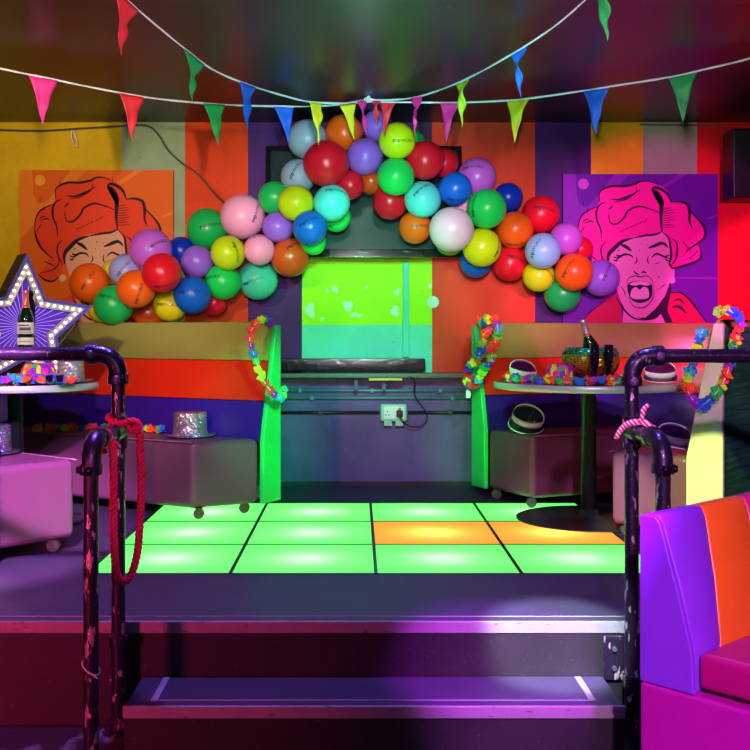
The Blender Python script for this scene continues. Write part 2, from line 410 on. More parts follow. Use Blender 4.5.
# ================================================================ FRONT SOFA (lower right)
O = Vector((.818, 3.0)); u = Vector((.74, .67)).normalized(); v = Vector((.67, -.74)).normalized()
fs = thing('rainbow_sofa', 'purple, orange and pink striped vinyl sofa with magenta seat, right foreground', 'sofa', (1.2, 3.0, 0))
def P3(s, t_, z): p = O+u*s+v*t_; return Vector((p.x, p.y, z))
def slab(name, prof, s0, s1, m, bev=.01, bulge=0, label=None, skew=(0, 0)):
    k = len(prof); ns = 5
    q = MB(); V = []
    for i in range(ns+1):
        f = i/ns; s = s0+(s1-s0)*f; b = bulge*(math.sin(PI*f)**.6)
        for (t_, z, w) in prof:
            sk = (skew[0]+(skew[1]-skew[0])*f)*min(max((z-.45)/.42, 0), 1)
            V.append(P3(s+sk, t_+b*w, z+b*(.5 if w and z > .8 else 0)))
    F = [tuple(reversed(range(k))), tuple(ns*k+j for j in range(k))]
    for i in range(ns):
        F += [(i*k+j, i*k+(j+1) % k, (i+1)*k+(j+1) % k, (i+1)*k+j) for j in range(k)]
    q.add(V, F); o = q.build(name, m, fs, bevel=bev, bseg=4)
    import bmesh
    bm = bmesh.new(); bm.from_mesh(o.data); bmesh.ops.recalc_face_normals(bm, faces=bm.faces); bm.to_mesh(o.data); bm.free()
    if label: o['label'] = label
    return o
ZC = .874
def bprof(bul=1): return [(0, .40, 0), (.16, .40, 0), (.155, .52, bul), (.115, .68, bul), (.062, ZC-.03, bul), (.045, ZC, bul*.5), (0, ZC, 0)]
slab('end_panel', [(-.003, .402, 0), (.165, .402, 0), (.158, .52, 0), (.115, .68, 0), (.062, ZC-.02, 0), (.047, ZC-.002, 0), (-.003, ZC-.002, 0)], -.02, .0, M['c_purple'], .01, 0, 'purple end panel')
edges = [0, .125, .395, .65, .80]
for (a, b, mm, lb) in [(0, .125, 'c_purple', 'purple backrest stripe'), (.125, .395, 'c_orange', 'orange backrest stripe'), (.395, .65, 'c_pink', 'pink backrest stripe'), (.65, .86, 'c_green', 'green backrest stripe')]:
    slab('backrest_stripe', bprof(), a+.0005, b-.0005, M[mm], .008, .014, lb, {0: (0, .11), .125: (.11, .09), .395: (.09, .05), .65: (.05, 0)}[a])
slab('seat_base', [(-.004, .0, 0), (.69, .0, 0), (.69, .40, 0), (-.004, .40, 0)], -.02, .86, M['c_magenta'], .012, 0, 'magenta vinyl base')
slab('seat_cushion', [(.165, .415, 0), (.70, .415, 0), (.70, .50, 0), (.64, .515, 0), (.165, .515, 0)], .0, .85, M['c_cushion'], .02, 0, 'magenta seat cushion')

# ================================================================ PEDESTAL TABLES
def table(label, x, y, r, rb):
    t = thing('pedestal_table', label, 'table', (x, y, STG), group=None)
    H = .755
    q = MB(); V, F = latheg([(0, H-.030), (r-.006, H-.030), (r-.006, H-.001), (0, H-.001)], 64, (x, y, STG)); q.add(V, F); q.build('tabletop', M['tabletop'], t)
    q = MB(); V, F = latheg([(r-.006, H-.036), (r, H-.034), (r+.002, H-.018), (r, H-.002), (r-.006, H+.001)], 64, (x, y, STG)); q.add(V, F, 0, True); q.f = q.f[:-2]; q.m = q.m[:-2]; q.sm = q.sm[:-2]
    q.build('rim', M['rim'], t)
    q = MB(); V, F = latheg([(.041, .02), (.041, H-.045), (.09, H-.036), (.09, H-.031)], 28, (x, y, STG)); q.add(V, F, 0, True); o = q.build('column', M['blk2'], t)
    q = MB(); V, F = latheg([(rb, .004), (rb, .010), (rb-.01, .014), (.10, .020), (.055, .026), (.045, .06)], 64, (x, y, STG)); q.add(V, F, 0, True); q.build('base', M['blk2'], t)
    return t
M['blk2'] = mat('table_black_steel', srgb(44, 60, 60), .32, .5, bump=.1, bscale=90)
TZ = STG+.756
TR = (1.27, 5.777); TL = (-1.847, 5.70)
table('round pedestal table with steel rim and black column, right side on the lit floor', *TR, .515, .395)
table('round pedestal table with steel rim carrying the light-up star, left side', *TL, .435, .36)

# ================================================================ TELEVISION, SHELF, SOCKET AND WALL THINGS
tv = thing('television', 'large black television on the back wall behind the balloon arch', 'television', (0.03, WALLY, at(0, 258, 6.9).z))
zt0, zt1 = at(0, 258, 6.88).z, at(0, 147, 6.97).z; tx0, tx1 = at(284, 0, 6.9).x, at(462, 0, 6.9).x
tx0 = at(266, 0, 6.93).x
def tvbox(y0b, y0t, y1b, y1t, x0, x1, z0, z1):
    V = [(x0, y0b, z0), (x1, y0b, z0), (x1, y1b, z0), (x0, y1b, z0), (x0, y0t, z1), (x1, y0t, z1), (x1, y1t, z1), (x0, y1t, z1)]
    return V, boxg(0, 1, 0, 1, 0, 1)[1]
fb, ft = 6.84, 6.93
q = MB(); q.add(*tvbox(fb+.02, ft+.02, fb+.1, ft+.08, tx0+.01, tx1-.01, zt0+.02, zt1-.01)); q.build('casing', M['blk'], tv, bevel=.004)
q = MB(); s = .035
def yy(z): return fb+(ft-fb)*(z-zt0)/(zt1-zt0)
for (a, b, c, d) in [(tx0, tx1, zt0, zt0+s*1.6), (tx0, tx1, zt1-s, zt1), (tx0, tx0+s, zt0+s*1.6, zt1-s), (tx1-s, tx1, zt0+s*1.6, zt1-s)]:
    q.add(*tvbox(yy(c), yy(d), yy(c)+.03, yy(d)+.03, a, b, c, d))
bz = q.build('bezel', M['blkg'], tv, bevel=.004)
M['grey0'] = mat('badge_grey', srgb(120, 130, 130), .6)
M['screen'] = mat('screen_glass', srgb(40, 54, 56), .16, var=.2)
q = MB(); q.add(*tvbox(yy(zt0)+.008, yy(zt1)+.008, yy(zt0)+.018, yy(zt1)+.018, tx0+s, tx1-s, zt0+s*1.5, zt1-s)); q.build('screen', M['screen'], tv)
q = MB(); q.add(*boxg(at(358, 0, 6.84).x, at(369, 0, 6.84).x, fb-.002, fb+.002, zt0+.028, zt0+.036)); q.build('maker_badge', M['grey0'], bz)
q = MB(); q.add(*boxg(-.25, .25, 6.93, WALLY-.001, zt0+.3, zt0+.5)); q.build('wall_bracket', M['blk'], tv)
# beam and shelf
bx0, bx1 = at(283, 0, 6.95).x, at(425, 0, 6.95).x
q = MB(); q.add(*boxg(bx0-.05, bx1, 6.93, WALLY-.001, at(0, 371, 6.93).z, at(0, 358.5, 6.93).z))
prop(q.build('wooden_beam', M['blkwood'], bevel=.006), 'dark varnished wooden beam lying on the wall shelf under the green patch', 'beam')
M['shelf'] = mat('shelf_painted', srgb(70, 84, 60), .35, bump=.3, bscale=60)
q = MB(); sx0, sx1 = bx0-.05, at(472, 0, 6.9).x
q.add(*boxg(sx0, sx1, 6.88, WALLY-.001, at(0, 378, 6.88).z, at(0, 378, 6.88).z+.03)); 
sh = prop(q.build('wall_shelf', M['shelf'], bevel=.003), 'narrow painted ledge running along the back wall between the booths', 'shelf')
q = MB(); q.add(*boxg(at(369, 0, 6.9).x, at(402, 0, 6.9).x, 6.875, 6.93, at(0, 378, 6.88).z-.016, at(0, 378, 6.88).z-.001)); 
M['brass'] = mat('brassy_strip', srgb(170, 150, 60), .4, .4)
prop(q.build('metal_strip', M['brass'], sh), 'yellowish metal strip')
for px in (356, 384):
    q = MB(); xx = at(px, 0, 6.95).x; q.add(*boxg(xx-.012, xx+.012, 6.94, WALLY-.001, at(0, 390, 6.95).z, at(0, 378, 6.88).z)); q.build('bracket', M['wall_grey'], sh)
# pale upright cable cover
q = MB(); xx = at(406, 0, 7.02).x; q.add(*boxg(xx-.021, xx+.021, 7.015, WALLY-.001, at(0, 357, 7.02).z, at(0, 262, 7.02).z))
prop(q.build('cable_cover', M['wall_pale'], bevel=.004), 'pale upright cable cover on the green wall under the television', 'cable cover')
def pipeobj(px0, px1, py, r, m, label, d=7.02, legs=()):
    z = at(0, py, d).z; q = MB(); V, F = tubeg([(at(px0, 0, d).x, d, z), (at(px1, 0, d).x, d, z)], r, 12); q.add(V, F, 0, True)
    for px in legs: xx = at(px, 0, d).x; q.add(*boxg(xx-.01, xx+.01, d-.014, WALLY-.001, z-r-.004, z+r+.004))
    return prop(q.build('conduit', m), label, 'conduit')
pipeobj(268, 484, 390.5, .009, M['teal'], 'uppermost teal conduit on the wall between the booths', legs=(300, 372, 440))
pipeobj(268, 484, 398, .009, M['teal'], 'second teal conduit, just below the topmost one', legs=(312, 452))
pipeobj(268, 379, 412.5, .010, M['conduit_dark'], 'dark conduit running into the left of the socket', legs=(320,))
pipeobj(408, 484, 412.5, .010, M['conduit_dark'], 'dark conduit leaving the right of the socket', legs=(450,))
# socket
so = thing('double_socket', 'outdoor double power socket with a plugged-in black plug on the wall', 'socket', (at(393.5, 0, 7).x, WALLY, at(0, 426, 7).z))
def pr(px0, px1, py0, py1, d0, d1): a = at(px0, py1, d0); b = at(px1, py0, d0); return boxg(a.x, b.x, d0, d1, a.z, b.z)
M['sock'] = mat('socket_grey', srgb(150, 205, 180), .4); M['sockw'] = mat('socket_white', srgb(225, 240, 225), .35)
q = MB(); q.add(*pr(380.5, 407, 404, 421.5, 6.99, WALLY-.001)); q.build('housing', M['sock'], so, bevel=.012)
q = MB(); q.add(*pr(384, 392, 421, 426, 6.985, 7.02)); q.add(*pr(395.5, 403, 421, 426, 6.985, 7.02)); q.build('latch', M['sock'], so, bevel=.003)
q = MB(); q.add(*pr(384, 404.5, 406.5, 419, 6.984, 6.992)); q.build('face_plate', M['sockw'], so, bevel=.003)
q = MB(); q.add(*pr(389.5, 392.5, 407.5, 409.5, 6.978, 6.986)); q.build('switch', M['sockw'], so)
q = MB()
for px, py in ((387.5, 411.5), (386, 415), (389, 415)): q.add(*pr(px-.5, px+.5, py-.7, py+.7, 6.982, 6.985))
q.build('pin_slot', M['blk'], so)
q = MB(); q.add(*pr(398.5, 401, 408, 410, 6.976, 6.986)); prop(q.build('switch', M['red'], so), 'red lit rocker switch')
pl = thing('plug', 'black plug with a looping cable up to the shelf', 'plug', at(399.7, 418, 6.97))
q = MB(); q.add(*pr(396.5, 403, 410.5, 417.5, 6.945, 6.983)); q.build('plug_body', M['blk'], pl, bevel=.008)
cab = spline([at(400, 417, 6.965), at(403, 422.5, 6.965), at(411, 426.5, 6.98), at(420, 426.5, 6.99), at(426, 421, 7.0), at(426.5, 413, 7.0), at(422, 406, 6.995), at(416.5, 399, 6.98), at(414, 391, 6.97), at(415, 384, 6.93), at(413.5, 378.5, 6.87), at(409, 376, 6.865)], 8)
q = MB(); V, F = tubeg(cab, .0045, 8); q.add(V, F, 0, True); q.build('cable', M['blk'], pl)
# cables at ceiling level
def cable(pts, r, label, m=None):
    q = MB(); V, F = tubeg(spline(pts, 8), r, 7); q.add(V, F, 0, True); return prop(q.build('cable', m or M['cable']), label, 'cable')
cable([at(-20, 129, 7.0), at(40, 130.5, 7.0), at(85, 128, 7.0), at(120, 126, 7.0), at(145, 125, 7.0), at(157, 133, 7.0), at(168, 150, 7.0), at(182, 163, 7.0), at(198, 174, 7.0), at(210, 188, 6.97), at(222, 201, 6.9), at(232, 207, 6.8)], .006, 'thin dark cable running under the ceiling and down to the balloons')
cable([at(640, 124.5, 7.02), at(690, 125, 7.02), at(716, 125.5, 7.0), at(724, 129, 6.97), at(733, 137, 6.93)], .005, 'thin cable along the ceiling line to the loudspeaker')
cable([at(72, 130, 6.99), at(71, 136, 6.99), at(74, 144, 6.99), at(77, 146, 6.99), at(76, 138, 6.99), at(73, 131, 6.99)], .003, 'small pale wire loop hanging above the left poster', M['string'])
# loudspeaker
sp = thing('loudspeaker', 'black wall-mounted loudspeaker at the top right of the back wall', 'loudspeaker', at(750, 198, 6.85))
a = at(733, 198, 6.75); b = at(764, 128, 6.75)
q = MB(); q.add(*boxg(a.x, b.x, 6.75, 6.95, a.z, b.z)); q.build('cabinet', M['blk'], sp, bevel=.012)
M['grille'] = mat('speaker_grille', srgb(26, 26, 32), .6, .3, bump=1, bscale=400)
q = MB(); q.add(*boxg(a.x+.015, b.x-.015, 6.742, 6.752, a.z+.02, b.z-.02)); q.build('grille', M['grille'], sp, bevel=.004)
q = MB(); q.add(*boxg(a.x+.07, b.x-.07, 6.94, WALLY-.001, a.z+.15, b.z-.15)); q.build('bracket', M['blk'], sp)

# ================================================================ POSTERS
def poster(name, label, px0, px1, py0, py1, pal):
    d = 7.0
    A = at(px0, py0, d); B = at(px1, py1, d); W = B.x-A.x; Hh = A.z-B.z
    t = thing(name, label, 'poster', ((A.x+B.x)/2, WALLY, B.z))
    q = MB(); q.add(*boxg(A.x, B.x, d, WALLY-.001, B.z, A.z)); q.build('board', pal['bg'], t)
    def uv(p, k): return Vector((A.x+(p[0]-15)/725*W, d-.0007*(k+1), A.z-(p[1]-18)/702*Hh))
    def shape(nm, pts, m, k, smooth=True, n=5):
        P = [Vector((a_, b_, 0)) for a_, b_ in pts]
        if smooth: P = spline(P, n, closed=True)
        P = [Vector((min(max(p.x, 16), 739), min(max(p.y, 19), 718), 0)) for p in P]
        import mathutils.geometry as mg
        tr = mg.tessellate_polygon([P])
        return [uv(p, k) for p in P], [tuple(x) for x in tr]
    art = {'hair': [], 'face': []}
    for nm_, mm_, k_, pts_ in [('light_wedge_print', 'ray', 1, [(16, 19), (330, 19), (16, 330)]), ('light_ray_print', 'ray', 1, [(560, 19), (600, 19), (480, 90), (470, 80)]),
                               ('light_ray_print', 'ray', 1, [(690, 225), (739, 205), (739, 217), (690, 232)]), ('light_ray_print', 'ray', 1, [(520, 500), (739, 500), (739, 512), (520, 506)]),
                               ('dark_wedge_print', 'bg', 2, [(75, 19), (255, 19), (170, 130), (130, 170), (95, 165), (78, 120)]),
                               ('dot_print', 'dot', 3, [(110+25*math.cos(i*PI/8), 65+25*math.sin(i*PI/8)) for i in range(16)])]:
        q = MB(); q.add(*shape('', pts_, 0, k_, False)); q.build(nm_, pal[mm_], t)
    hair = [(150, 412), (120, 372), (95, 330), (84, 280), (90, 240), (110, 205), (140, 185), (175, 170), (182, 150), (186, 115), (205, 90), (240, 76), (290, 72), (340, 68), (370, 55), (410, 52), (450, 65), (490, 85), (515, 120), (520, 150),
            (560, 148), (595, 160), (610, 195), (640, 225), (670, 265), (680, 300), (665, 335), (650, 350), (658, 385), (655, 415), (630, 430), (590, 445), (550, 450), (525, 460), (500, 430), (400, 400), (300, 400), (240, 420), (218, 456), (207, 497), (171, 522), (130, 512), (103, 487), (128, 470), (143, 440)]
    q = MB(); q.add(*shape('', hair, 0, 3)); q.build('hair_print', pal['hair'], t)
    face = [(285, 340), (330, 315), (380, 306), (430, 301), (480, 293), (505, 330), (518, 380), (516, 440), (535, 465), (533, 500), (512, 540), (492, 590), (455, 645), (400, 690), (340, 690), (300, 640), (275, 590), (258, 530), (245, 480), (233, 430), (242, 390)]
    q = MB(); q.add(*shape('', [(300, 620), (292, 718), (505, 718), (470, 610)], 0, 4, False)); q.add(*shape('', face, 0, 5)); q.build('face_print', pal['face'], t)
    q = MB(); q.add(*shape('', [(105, 718), (108, 700), (160, 650), (230, 600), (266, 575), (285, 620), (292, 718)], 0, 4, False)); q.build('coat_print', pal['coat'], t); q = MB()
    q.add(*shape('', [(510, 585), (540, 562), (580, 585), (620, 630), (670, 700), (690, 718), (500, 718)], 0, 4, False)); q.build('coat_print', pal['coat'], t)
    # ink
    q = MB()
    K = 6
    def fill(pts, k=K, smooth=True): q.add(*shape('', pts, 0, k, smooth))
    def stroke(pts, w, k=K):
        P = spline([Vector((a_, b_, 0)) for a_, b_ in pts], 5); n = len(P); L_ = []; R2 = []
        for i, p in enumerate(P):
            tdir = (P[min(i+1, n-1)]-P[max(i-1, 0)]).normalized(); nn = Vector((-tdir.y, tdir.x, 0)); ww = .62*w*(.25+.75*math.sin(PI*min(max(i/(n-1), .02), .98)))
            L_.append(uv(p+nn*ww, k)); R2.append(uv(p-nn*ww, k))
        V = L_+R2; q.add(V, [(i, i+1, n+i+1, n+i) for i in range(n-1)])
    # jaw shadow and mouth
    fill([(516, 505), (520, 560), (515, 600), (500, 650), (530, 718), (495, 718), (470, 672), (430, 700), (400, 704), (360, 690), (400, 690), (450, 645), (490, 590), (508, 545)], K, False)
    fill([(315, 545), (330, 525), (375, 518), (420, 528), (432, 548), (430, 590), (410, 612), (372, 622), (338, 610), (322, 585)])
    for pts, w in [([(228, 445), (226, 400), (250, 370), (290, 335), (340, 318)], 16), ([(340, 318), (400, 306), (450, 300), (478, 285)], 9), ([(478, 290), (472, 230), (474, 180), (470, 150), (440, 105), (430, 90)], 16), ([(430, 100), (440, 82), (475, 90), (505, 115), (520, 152)], 12), ([(432, 95), (450, 110), (472, 150), (474, 175)], 26),
                   ([(186, 150), (184, 110), (205, 88), (245, 75), (300, 75), (350, 66), (372, 54), (410, 52), (450, 65)], 9), ([(84, 285), (90, 240), (110, 205), (145, 184), (175, 172)], 6), ([(228, 205), (235, 245), (265, 252), (300, 222), (320, 190), (370, 170), (430, 185), (465, 200)], 8),
                   ([(215, 150), (190, 160), (173, 185), (172, 230), (190, 275), (195, 320)], 8), ([(170, 420), (120, 375), (95, 330), (84, 280)], 9), ([(520, 150), (560, 148), (595, 160), (606, 195), (606, 240), (620, 275)], 12), ([(606, 190), (640, 225), (672, 265), (680, 300), (662, 330), (600, 372), (590, 385)], 10),
                   ([(650, 350), (660, 385), (655, 415), (620, 435), (570, 450), (525, 458), (512, 430)], 12), ([(520, 320), (545, 340), (548, 380), (540, 420), (520, 445)], 8), ([(480, 290), (510, 320), (515, 350), (520, 400), (512, 440), (525, 460)], 9),
                   ([(205, 497), (171, 522), (130, 514), (100, 487)], 7), ([(218, 450), (195, 400), (195, 360), (215, 335)], 6), ([(195, 395), (200, 440), (170, 470), (110, 487)], 5), ([(130, 430), (150, 440), (185, 455)], 4),
                   ([(240, 135), (275, 138), (330, 118), (372, 95)], 8), ([(250, 150), (300, 140), (350, 110), (360, 80)], 5), ([(225, 185), (240, 175), (245, 165)], 6), ([(105, 245), (120, 232), (140, 228)], 5), ([(115, 250), (140, 238), (160, 245)], 5), ([(95, 300), (105, 280), (120, 262)], 4), ([(130, 180), (128, 205)], 3),
                   # face
                   ([(283, 348), (308, 358), (335, 380)], 13), ([(413, 365), (440, 355), (480, 342), (505, 362)], 13), ([(250, 405), (270, 412), (300, 395), (330, 398), (342, 412)], 8), ([(272, 418), (262, 424), (250, 420)], 7), ([(300, 397), (275, 402), (262, 396)], 7), ([(427, 410), (450, 392), (480, 402), (512, 415)], 8), ([(485, 408), (500, 402), (512, 398)], 6), ([(490, 415), (505, 425), (515, 422)], 6),
                   ([(357, 405), (360, 425), (348, 440)], 5), ([(413, 400), (410, 425), (418, 438)], 5), ([(345, 468), (352, 480), (362, 486), (372, 490)], 6), ([(380, 480), (392, 476), (405, 482)], 7), ([(315, 545), (318, 510), (350, 495), (376, 500), (405, 495), (430, 512), (436, 548)], 4), ([(318, 590), (340, 632), (376, 645), (410, 632), (438, 590), (436, 545)], 4),
                   ([(460, 560), (485, 540), (495, 530)], 3), ([(282, 540), (300, 565), (305, 590)], 3), ([(440, 440), (470, 432)], 3), ([(268, 380), (280, 372)], 3),
                   ([(262, 590), (290, 640), (340, 690), (400, 703)], 7), ([(520, 575), (560, 572), (600, 600), (640, 650), (690, 715)], 9), ([(530, 610), (560, 605), (580, 625)], 8), ([(525, 640), (560, 640), (590, 670)], 12), ([(110, 700), (160, 650), (230, 600)], 4), ([(430, 700), (450, 690), (470, 672)], 5)]:
        stroke(pts, w)
    for i in range(9):
        stroke([(478, 185+i*10), (500, 180+i*11), (520+(i % 3)*8, 176+i*11)], 3.2)
    for i in range(6): stroke([(280+i*22, 290-i*9), (300+i*22, 278-i*10)], 3)
    for i in range(5): stroke([(575+i*8, 330+i*9), (582+i*8, 350+i*9)], 3); stroke([(600+i*9, 425-i*9), (612+i*9, 405-i*9)], 4)
    for (a_, b_) in [(462, 500), (380, 345), (372, 375), (410, 350)]: stroke([(a_, b_-4), (a_, b_+4)], 7 if a_ == 462 else 3)
    stroke([(455, 50), (456, 78)], 3); stroke([(205, 65), (206, 85)], 3); stroke([(110, 145), (112, 170)], 3)
    q.build('ink_lines', pal['ink'], t)
    q = MB()
    q.add(*shape('', [(330, 590), (335, 560), (355, 548), (372, 560), (390, 546), (412, 556), (416, 590), (400, 602), (372, 604), (345, 602)], 0, K+1))
    q.add(*shape('', [(325, 535), (345, 524), (375, 520), (405, 524), (424, 535), (400, 540), (375, 536), (350, 540)], 0, K+1))
    for cx, cy, r in ((523, 515, 16), (218, 507, 16)):
        q.add(*shape('', [(cx+r*math.cos(i*PI/6), cy+r*math.sin(i*PI/6)) for i in range(12)], 0, K+1))
    q.build('mouth_and_earring_print', pal['light'], t)
    return t
def flat(n, c): return mat(n, c, .5, bump=.05, bscale=70, var=.06, spec=.12)
poster('pop_art_poster', 'pop-art poster of an orange-haired woman on orange, left of the balloons', 20, 173, 170, 325,
       dict(bg=flat('pl_bg', srgb(222, 92, 18)), ray=flat('pl_ray', srgb(232, 118, 34)), dot=flat('pl_dot', srgb(238, 150, 44)), hair=flat('pl_hair', srgb(226, 58, 24)), face=flat('pl_face', srgb(214, 148, 116)), coat=flat('pl_coat', srgb(225, 60, 40)), ink=flat('pl_ink', srgb(44, 8, 28)), light=flat('pl_light', srgb(232, 160, 130))))
poster('pop_art_poster', 'pop-art poster of a pink-haired laughing woman on purple, right of the balloons', 563, 718, 174, 324,
       dict(bg=flat('pr_bg', srgb(96, 20, 150)), ray=flat('pr_ray', srgb(128, 34, 170)), dot=flat('pr_dot', srgb(190, 70, 190)), hair=flat('pr_hair', srgb(236, 20, 150)), face=flat('pr_face', srgb(222, 110, 180)), coat=flat('pr_coat', srgb(190, 16, 70)), ink=flat('pr_ink', srgb(44, 4, 52)), light=flat('pr_light', srgb(230, 140, 200))))

# ================================================================ BALLOON ARCH
BC = dict(orange=(240, 96, 22), green=(28, 176, 84), lilac=(196, 96, 214), red=(222, 22, 44), lavender=(160, 158, 220), yellow=(232, 205, 24), brown=(205, 74, 24), blue=(20, 96, 205),
          navy=(10, 50, 180), violet=(150, 96, 216), lime=(200, 222, 20), pink=(244, 160, 200), teal=(70, 200, 176), cyan=(92, 216, 220), ice=(140, 190, 226), grey=(150, 170, 190), white=(228, 196, 216), neon=(30, 210, 90))
def latex(n, c):
    m = mat('balloon_'+n, srgb(*c), .3, spec=.35, sub=.25); return m
BM = {k: latex(k, c) for k, c in BC.items()}
# x, y, radius in the photograph, colour, layer (0 = against the wall), lettering (dx, dy, angle) or None, label
BL = [
 (89.5, 283, 20, 'orange', 2, (.15, .1, 55), 'orange balloon at the far left tip of the arch, beside the star'),
 (113.3, 305, 20, 'green', 3, (.0, .35, -20), 'green balloon at the bottom left end of the arch, below the leftmost orange one'),
 (136, 289, 19.5, 'orange', 3, (.35, -.3, 75), 'orange balloon between the bottom left green one and the big red one'),
 (150.7, 250, 21.5, 'lilac', 2, (.5, .25, 22), 'large lilac balloon in front of the left poster, topmost of its end'),
 (161.7, 272.7, 20, 'red', 4, (.3, -.7, 20), 'red balloon over the left end of the arch, below the lilac one'),
 (125.3, 270.7, 16.5, 'lavender', 1, (.1, .1, 50), 'pale lavender balloon tucked between the two left orange ones'),
 (116, 272, 14, 'yellow', 0, None, 'yellow balloon mostly hidden behind the lavender one over the left poster'),
 (102, 310, 13.5, 'yellow', 1, None, 'yellow balloon peeking out left of the bottom green balloon'),
 (148, 313, 17, 'brown', 0, None, 'dull orange balloon low behind the left arm, just above the sofa'),
 (170, 305, 17, 'yellow', 2, (.0, .0, -5), 'yellow balloon below the red one in the left arm'),
 (192.3, 295, 19, 'blue', 4, (.0, .15, 5), 'blue balloon low in the left arm, largest of the blue ones there'),
 (181, 251, 14.5, 'navy', 1, None, 'dark blue balloon between the lilac and the violet one, left arm'),
 (197.3, 261.7, 16.5, 'violet', 3, None, 'violet balloon above the blue one in the left arm'),
 (207.3, 229, 21, 'green', 1, (.3, .1, 10), 'large green balloon at the top edge of the left arm, left of the big pink'),
 (223, 281.7, 18, 'neon', 2, (-.6, .2, 10), 'bright green balloon right of the blue one in the left arm'),
 (214, 303, 13, 'red', 0, None, 'dark red balloon hidden below the blue one of the left arm'),
 (228, 253, 17.5, 'lime', 4, (.6, .0, -75), 'yellow balloon with side lettering between violet and small pink ones'),
 (242.7, 216.7, 22.5, 'pink', 3, (.7, .15, 65), 'largest pink balloon, on top of the left arm'),
 (259.3, 250, 15.5, 'pink', 5, (.1, .85, 0), 'small pink balloon below the largest pink one'),
 (258, 280, 20, 'teal', 3, (-.2, -.1, 20), 'turquoise balloon at the underside of the left arm, below the small pink one'),
 (290, 257.7, 19.5, 'brown', 1, (.35, .65, 20), 'orange balloon at the inner foot of the left arm, above the sofa lei'),
 (277.7, 227, 15.5, 'violet', 4, None, 'small violet-blue balloon between the largest pink and the blue one'),
 (275, 198, 17, 'green', 1, None, 'dark green balloon left of the yellow one at the arch shoulder'),
 (296, 203, 18, 'lime', 4, None, 'bright yellow-green balloon in the left shoulder of the arch'),
 (331.7, 203, 18.5, 'cyan', 4, (.3, .6, -12), 'cyan balloon inside the left shoulder of the arch'),
 (310, 228, 17.5, 'blue', 3, (.0, .35, 25), 'blue balloon under the cyan and yellow-green pair'),
 (336, 217, 15, 'neon', 2, (.0, -.6, 25), 'bright green balloon showing below the cyan one'),
 (313, 242, 13, 'neon', 1, None, 'green balloon showing below the blue one, inner side of left arm'),
 (307.3, 139.5, 20, 'grey', 1, None, 'grey-blue balloon at the upper left corner of the arch'),
 (298, 176.7, 17.5, 'grey', 1, (-.1, .3, 60), 'pale grey-blue balloon with lettering left of the large red one'),
 (326, 163.5, 23, 'red', 4, None, 'largest red balloon, at the top left of the arch'),
 (344, 133, 19, 'orange', 2, None, 'orange balloon at the crown of the arch behind yellow pennants'),
 (365, 156.7, 18.5, 'violet', 4, None, 'violet-blue balloon at the centre of the crown'),
 (350, 185, 14.5, 'red', 1, None, 'red balloon low behind the crown, right of the cyan one'),
 (377, 126, 16, 'violet', 1, None, 'violet balloon at the very top of the crown behind red pennants'),
 (397, 141, 18.5, 'lime', 3, (.35, -.15, 2), 'yellow-green balloon at the crown right of the red pennant'),
 (411, 143, 14, 'green', 1, None, 'dark green balloon peeking out behind the crown yellow-green one'),
 (395.7, 176.7, 19, 'neon', 4, None, 'bright green balloon in the middle of the crown underside'),
 (425, 160.5, 19.5, 'red', 2, None, 'red balloon right of the crown, beside the dark green one'),
 (444, 163, 14.5, 'red', 1, None, 'smaller red balloon behind the crown red one at the television corner'),
 (371, 181, 13.5, 'brown', 0, None, 'small orange balloon behind the crown underside'),
 (390, 202, 17.5, 'red', 2, None, 'red balloon hanging below the bright green crown balloon'),
 (422.7, 199.5, 18.5, 'cyan', 4, (-.1, .5, 40), 'cyan balloon inside the right shoulder of the arch'),
 (455.2, 189, 17, 'blue', 3, (.1, -.75, 2), 'blue balloon right of the cyan one at the right shoulder'),
 (477, 177, 19.5, 'lilac', 1, (-.3, .4, 0), 'lilac balloon at the outer top of the right shoulder'),
 (415, 227.5, 16.5, 'orange', 1, (.4, .0, 0), 'orange balloon in front of the television below the right cyan one'),
 (451.5, 229.5, 22.5, 'white', 5, None, 'largest pale pink balloon, at the inner right of the arch'),
 (486.6, 208.8, 20, 'neon', 4, (-.75, .1, 85), 'bright green balloon at the top of the right arm'),
 (508, 197.6, 15, 'navy', 2, None, 'dark blue balloon behind the green one on the right arm'),
 (540.6, 214.4, 19, 'red', 2, (.1, .2, -15), 'red balloon topmost at the outer part of the right arm'),
 (515, 230, 18.5, 'orange', 4, (.0, -.85, 5), 'orange balloon in the middle of the right arm'),
 (481.8, 247.5, 19.5, 'lime', 4, (.8, -.0, 70), 'yellow-green balloon in the right arm beside the large pale pink one'),
 (476, 261.5, 16.5, 'blue', 1, None, 'blue balloon showing below the yellow-green one of the right arm'),
 (510, 263.4, 18, 'red', 2, (.3, .2, -25), 'red balloon at the underside of the right arm'),
 (543, 250.8, 18, 'ice', 5, (-.6, .1, 65), 'pale blue balloon in the middle of the outer right arm'),
 (566, 239, 16.5, 'lilac', 2, None, 'lilac balloon right of the pale blue one, outer right arm'),
 (580, 249, 13, 'red', 1, None, 'red balloon mostly hidden behind lilac and orange at the right end'),
 (538.6, 276, 16, 'lime', 3, (.5, .2, -45), 'mustard yellow balloon low in the right arm'),
 (574, 272, 19, 'orange', 4, (-.5, .2, 60), 'orange-red balloon at the right end of the arch'),
 (562.5, 294, 18.5, 'green', 2, None, 'dark green balloon lowest at the right end of the arch'),
 (601, 278, 18.5, 'violet', 2, (.15, .35, 60), 'violet balloon at the far right tip of the arch, on the purple poster'),
 (450, 240, 15.5, 'neon', 2, None, 'green balloon peeking out under the largest pale pink one'),
 (463, 204, 12, 'pink', 1, None, 'small pink balloon glimpsed between blue and bright green at the right shoulder'),
]
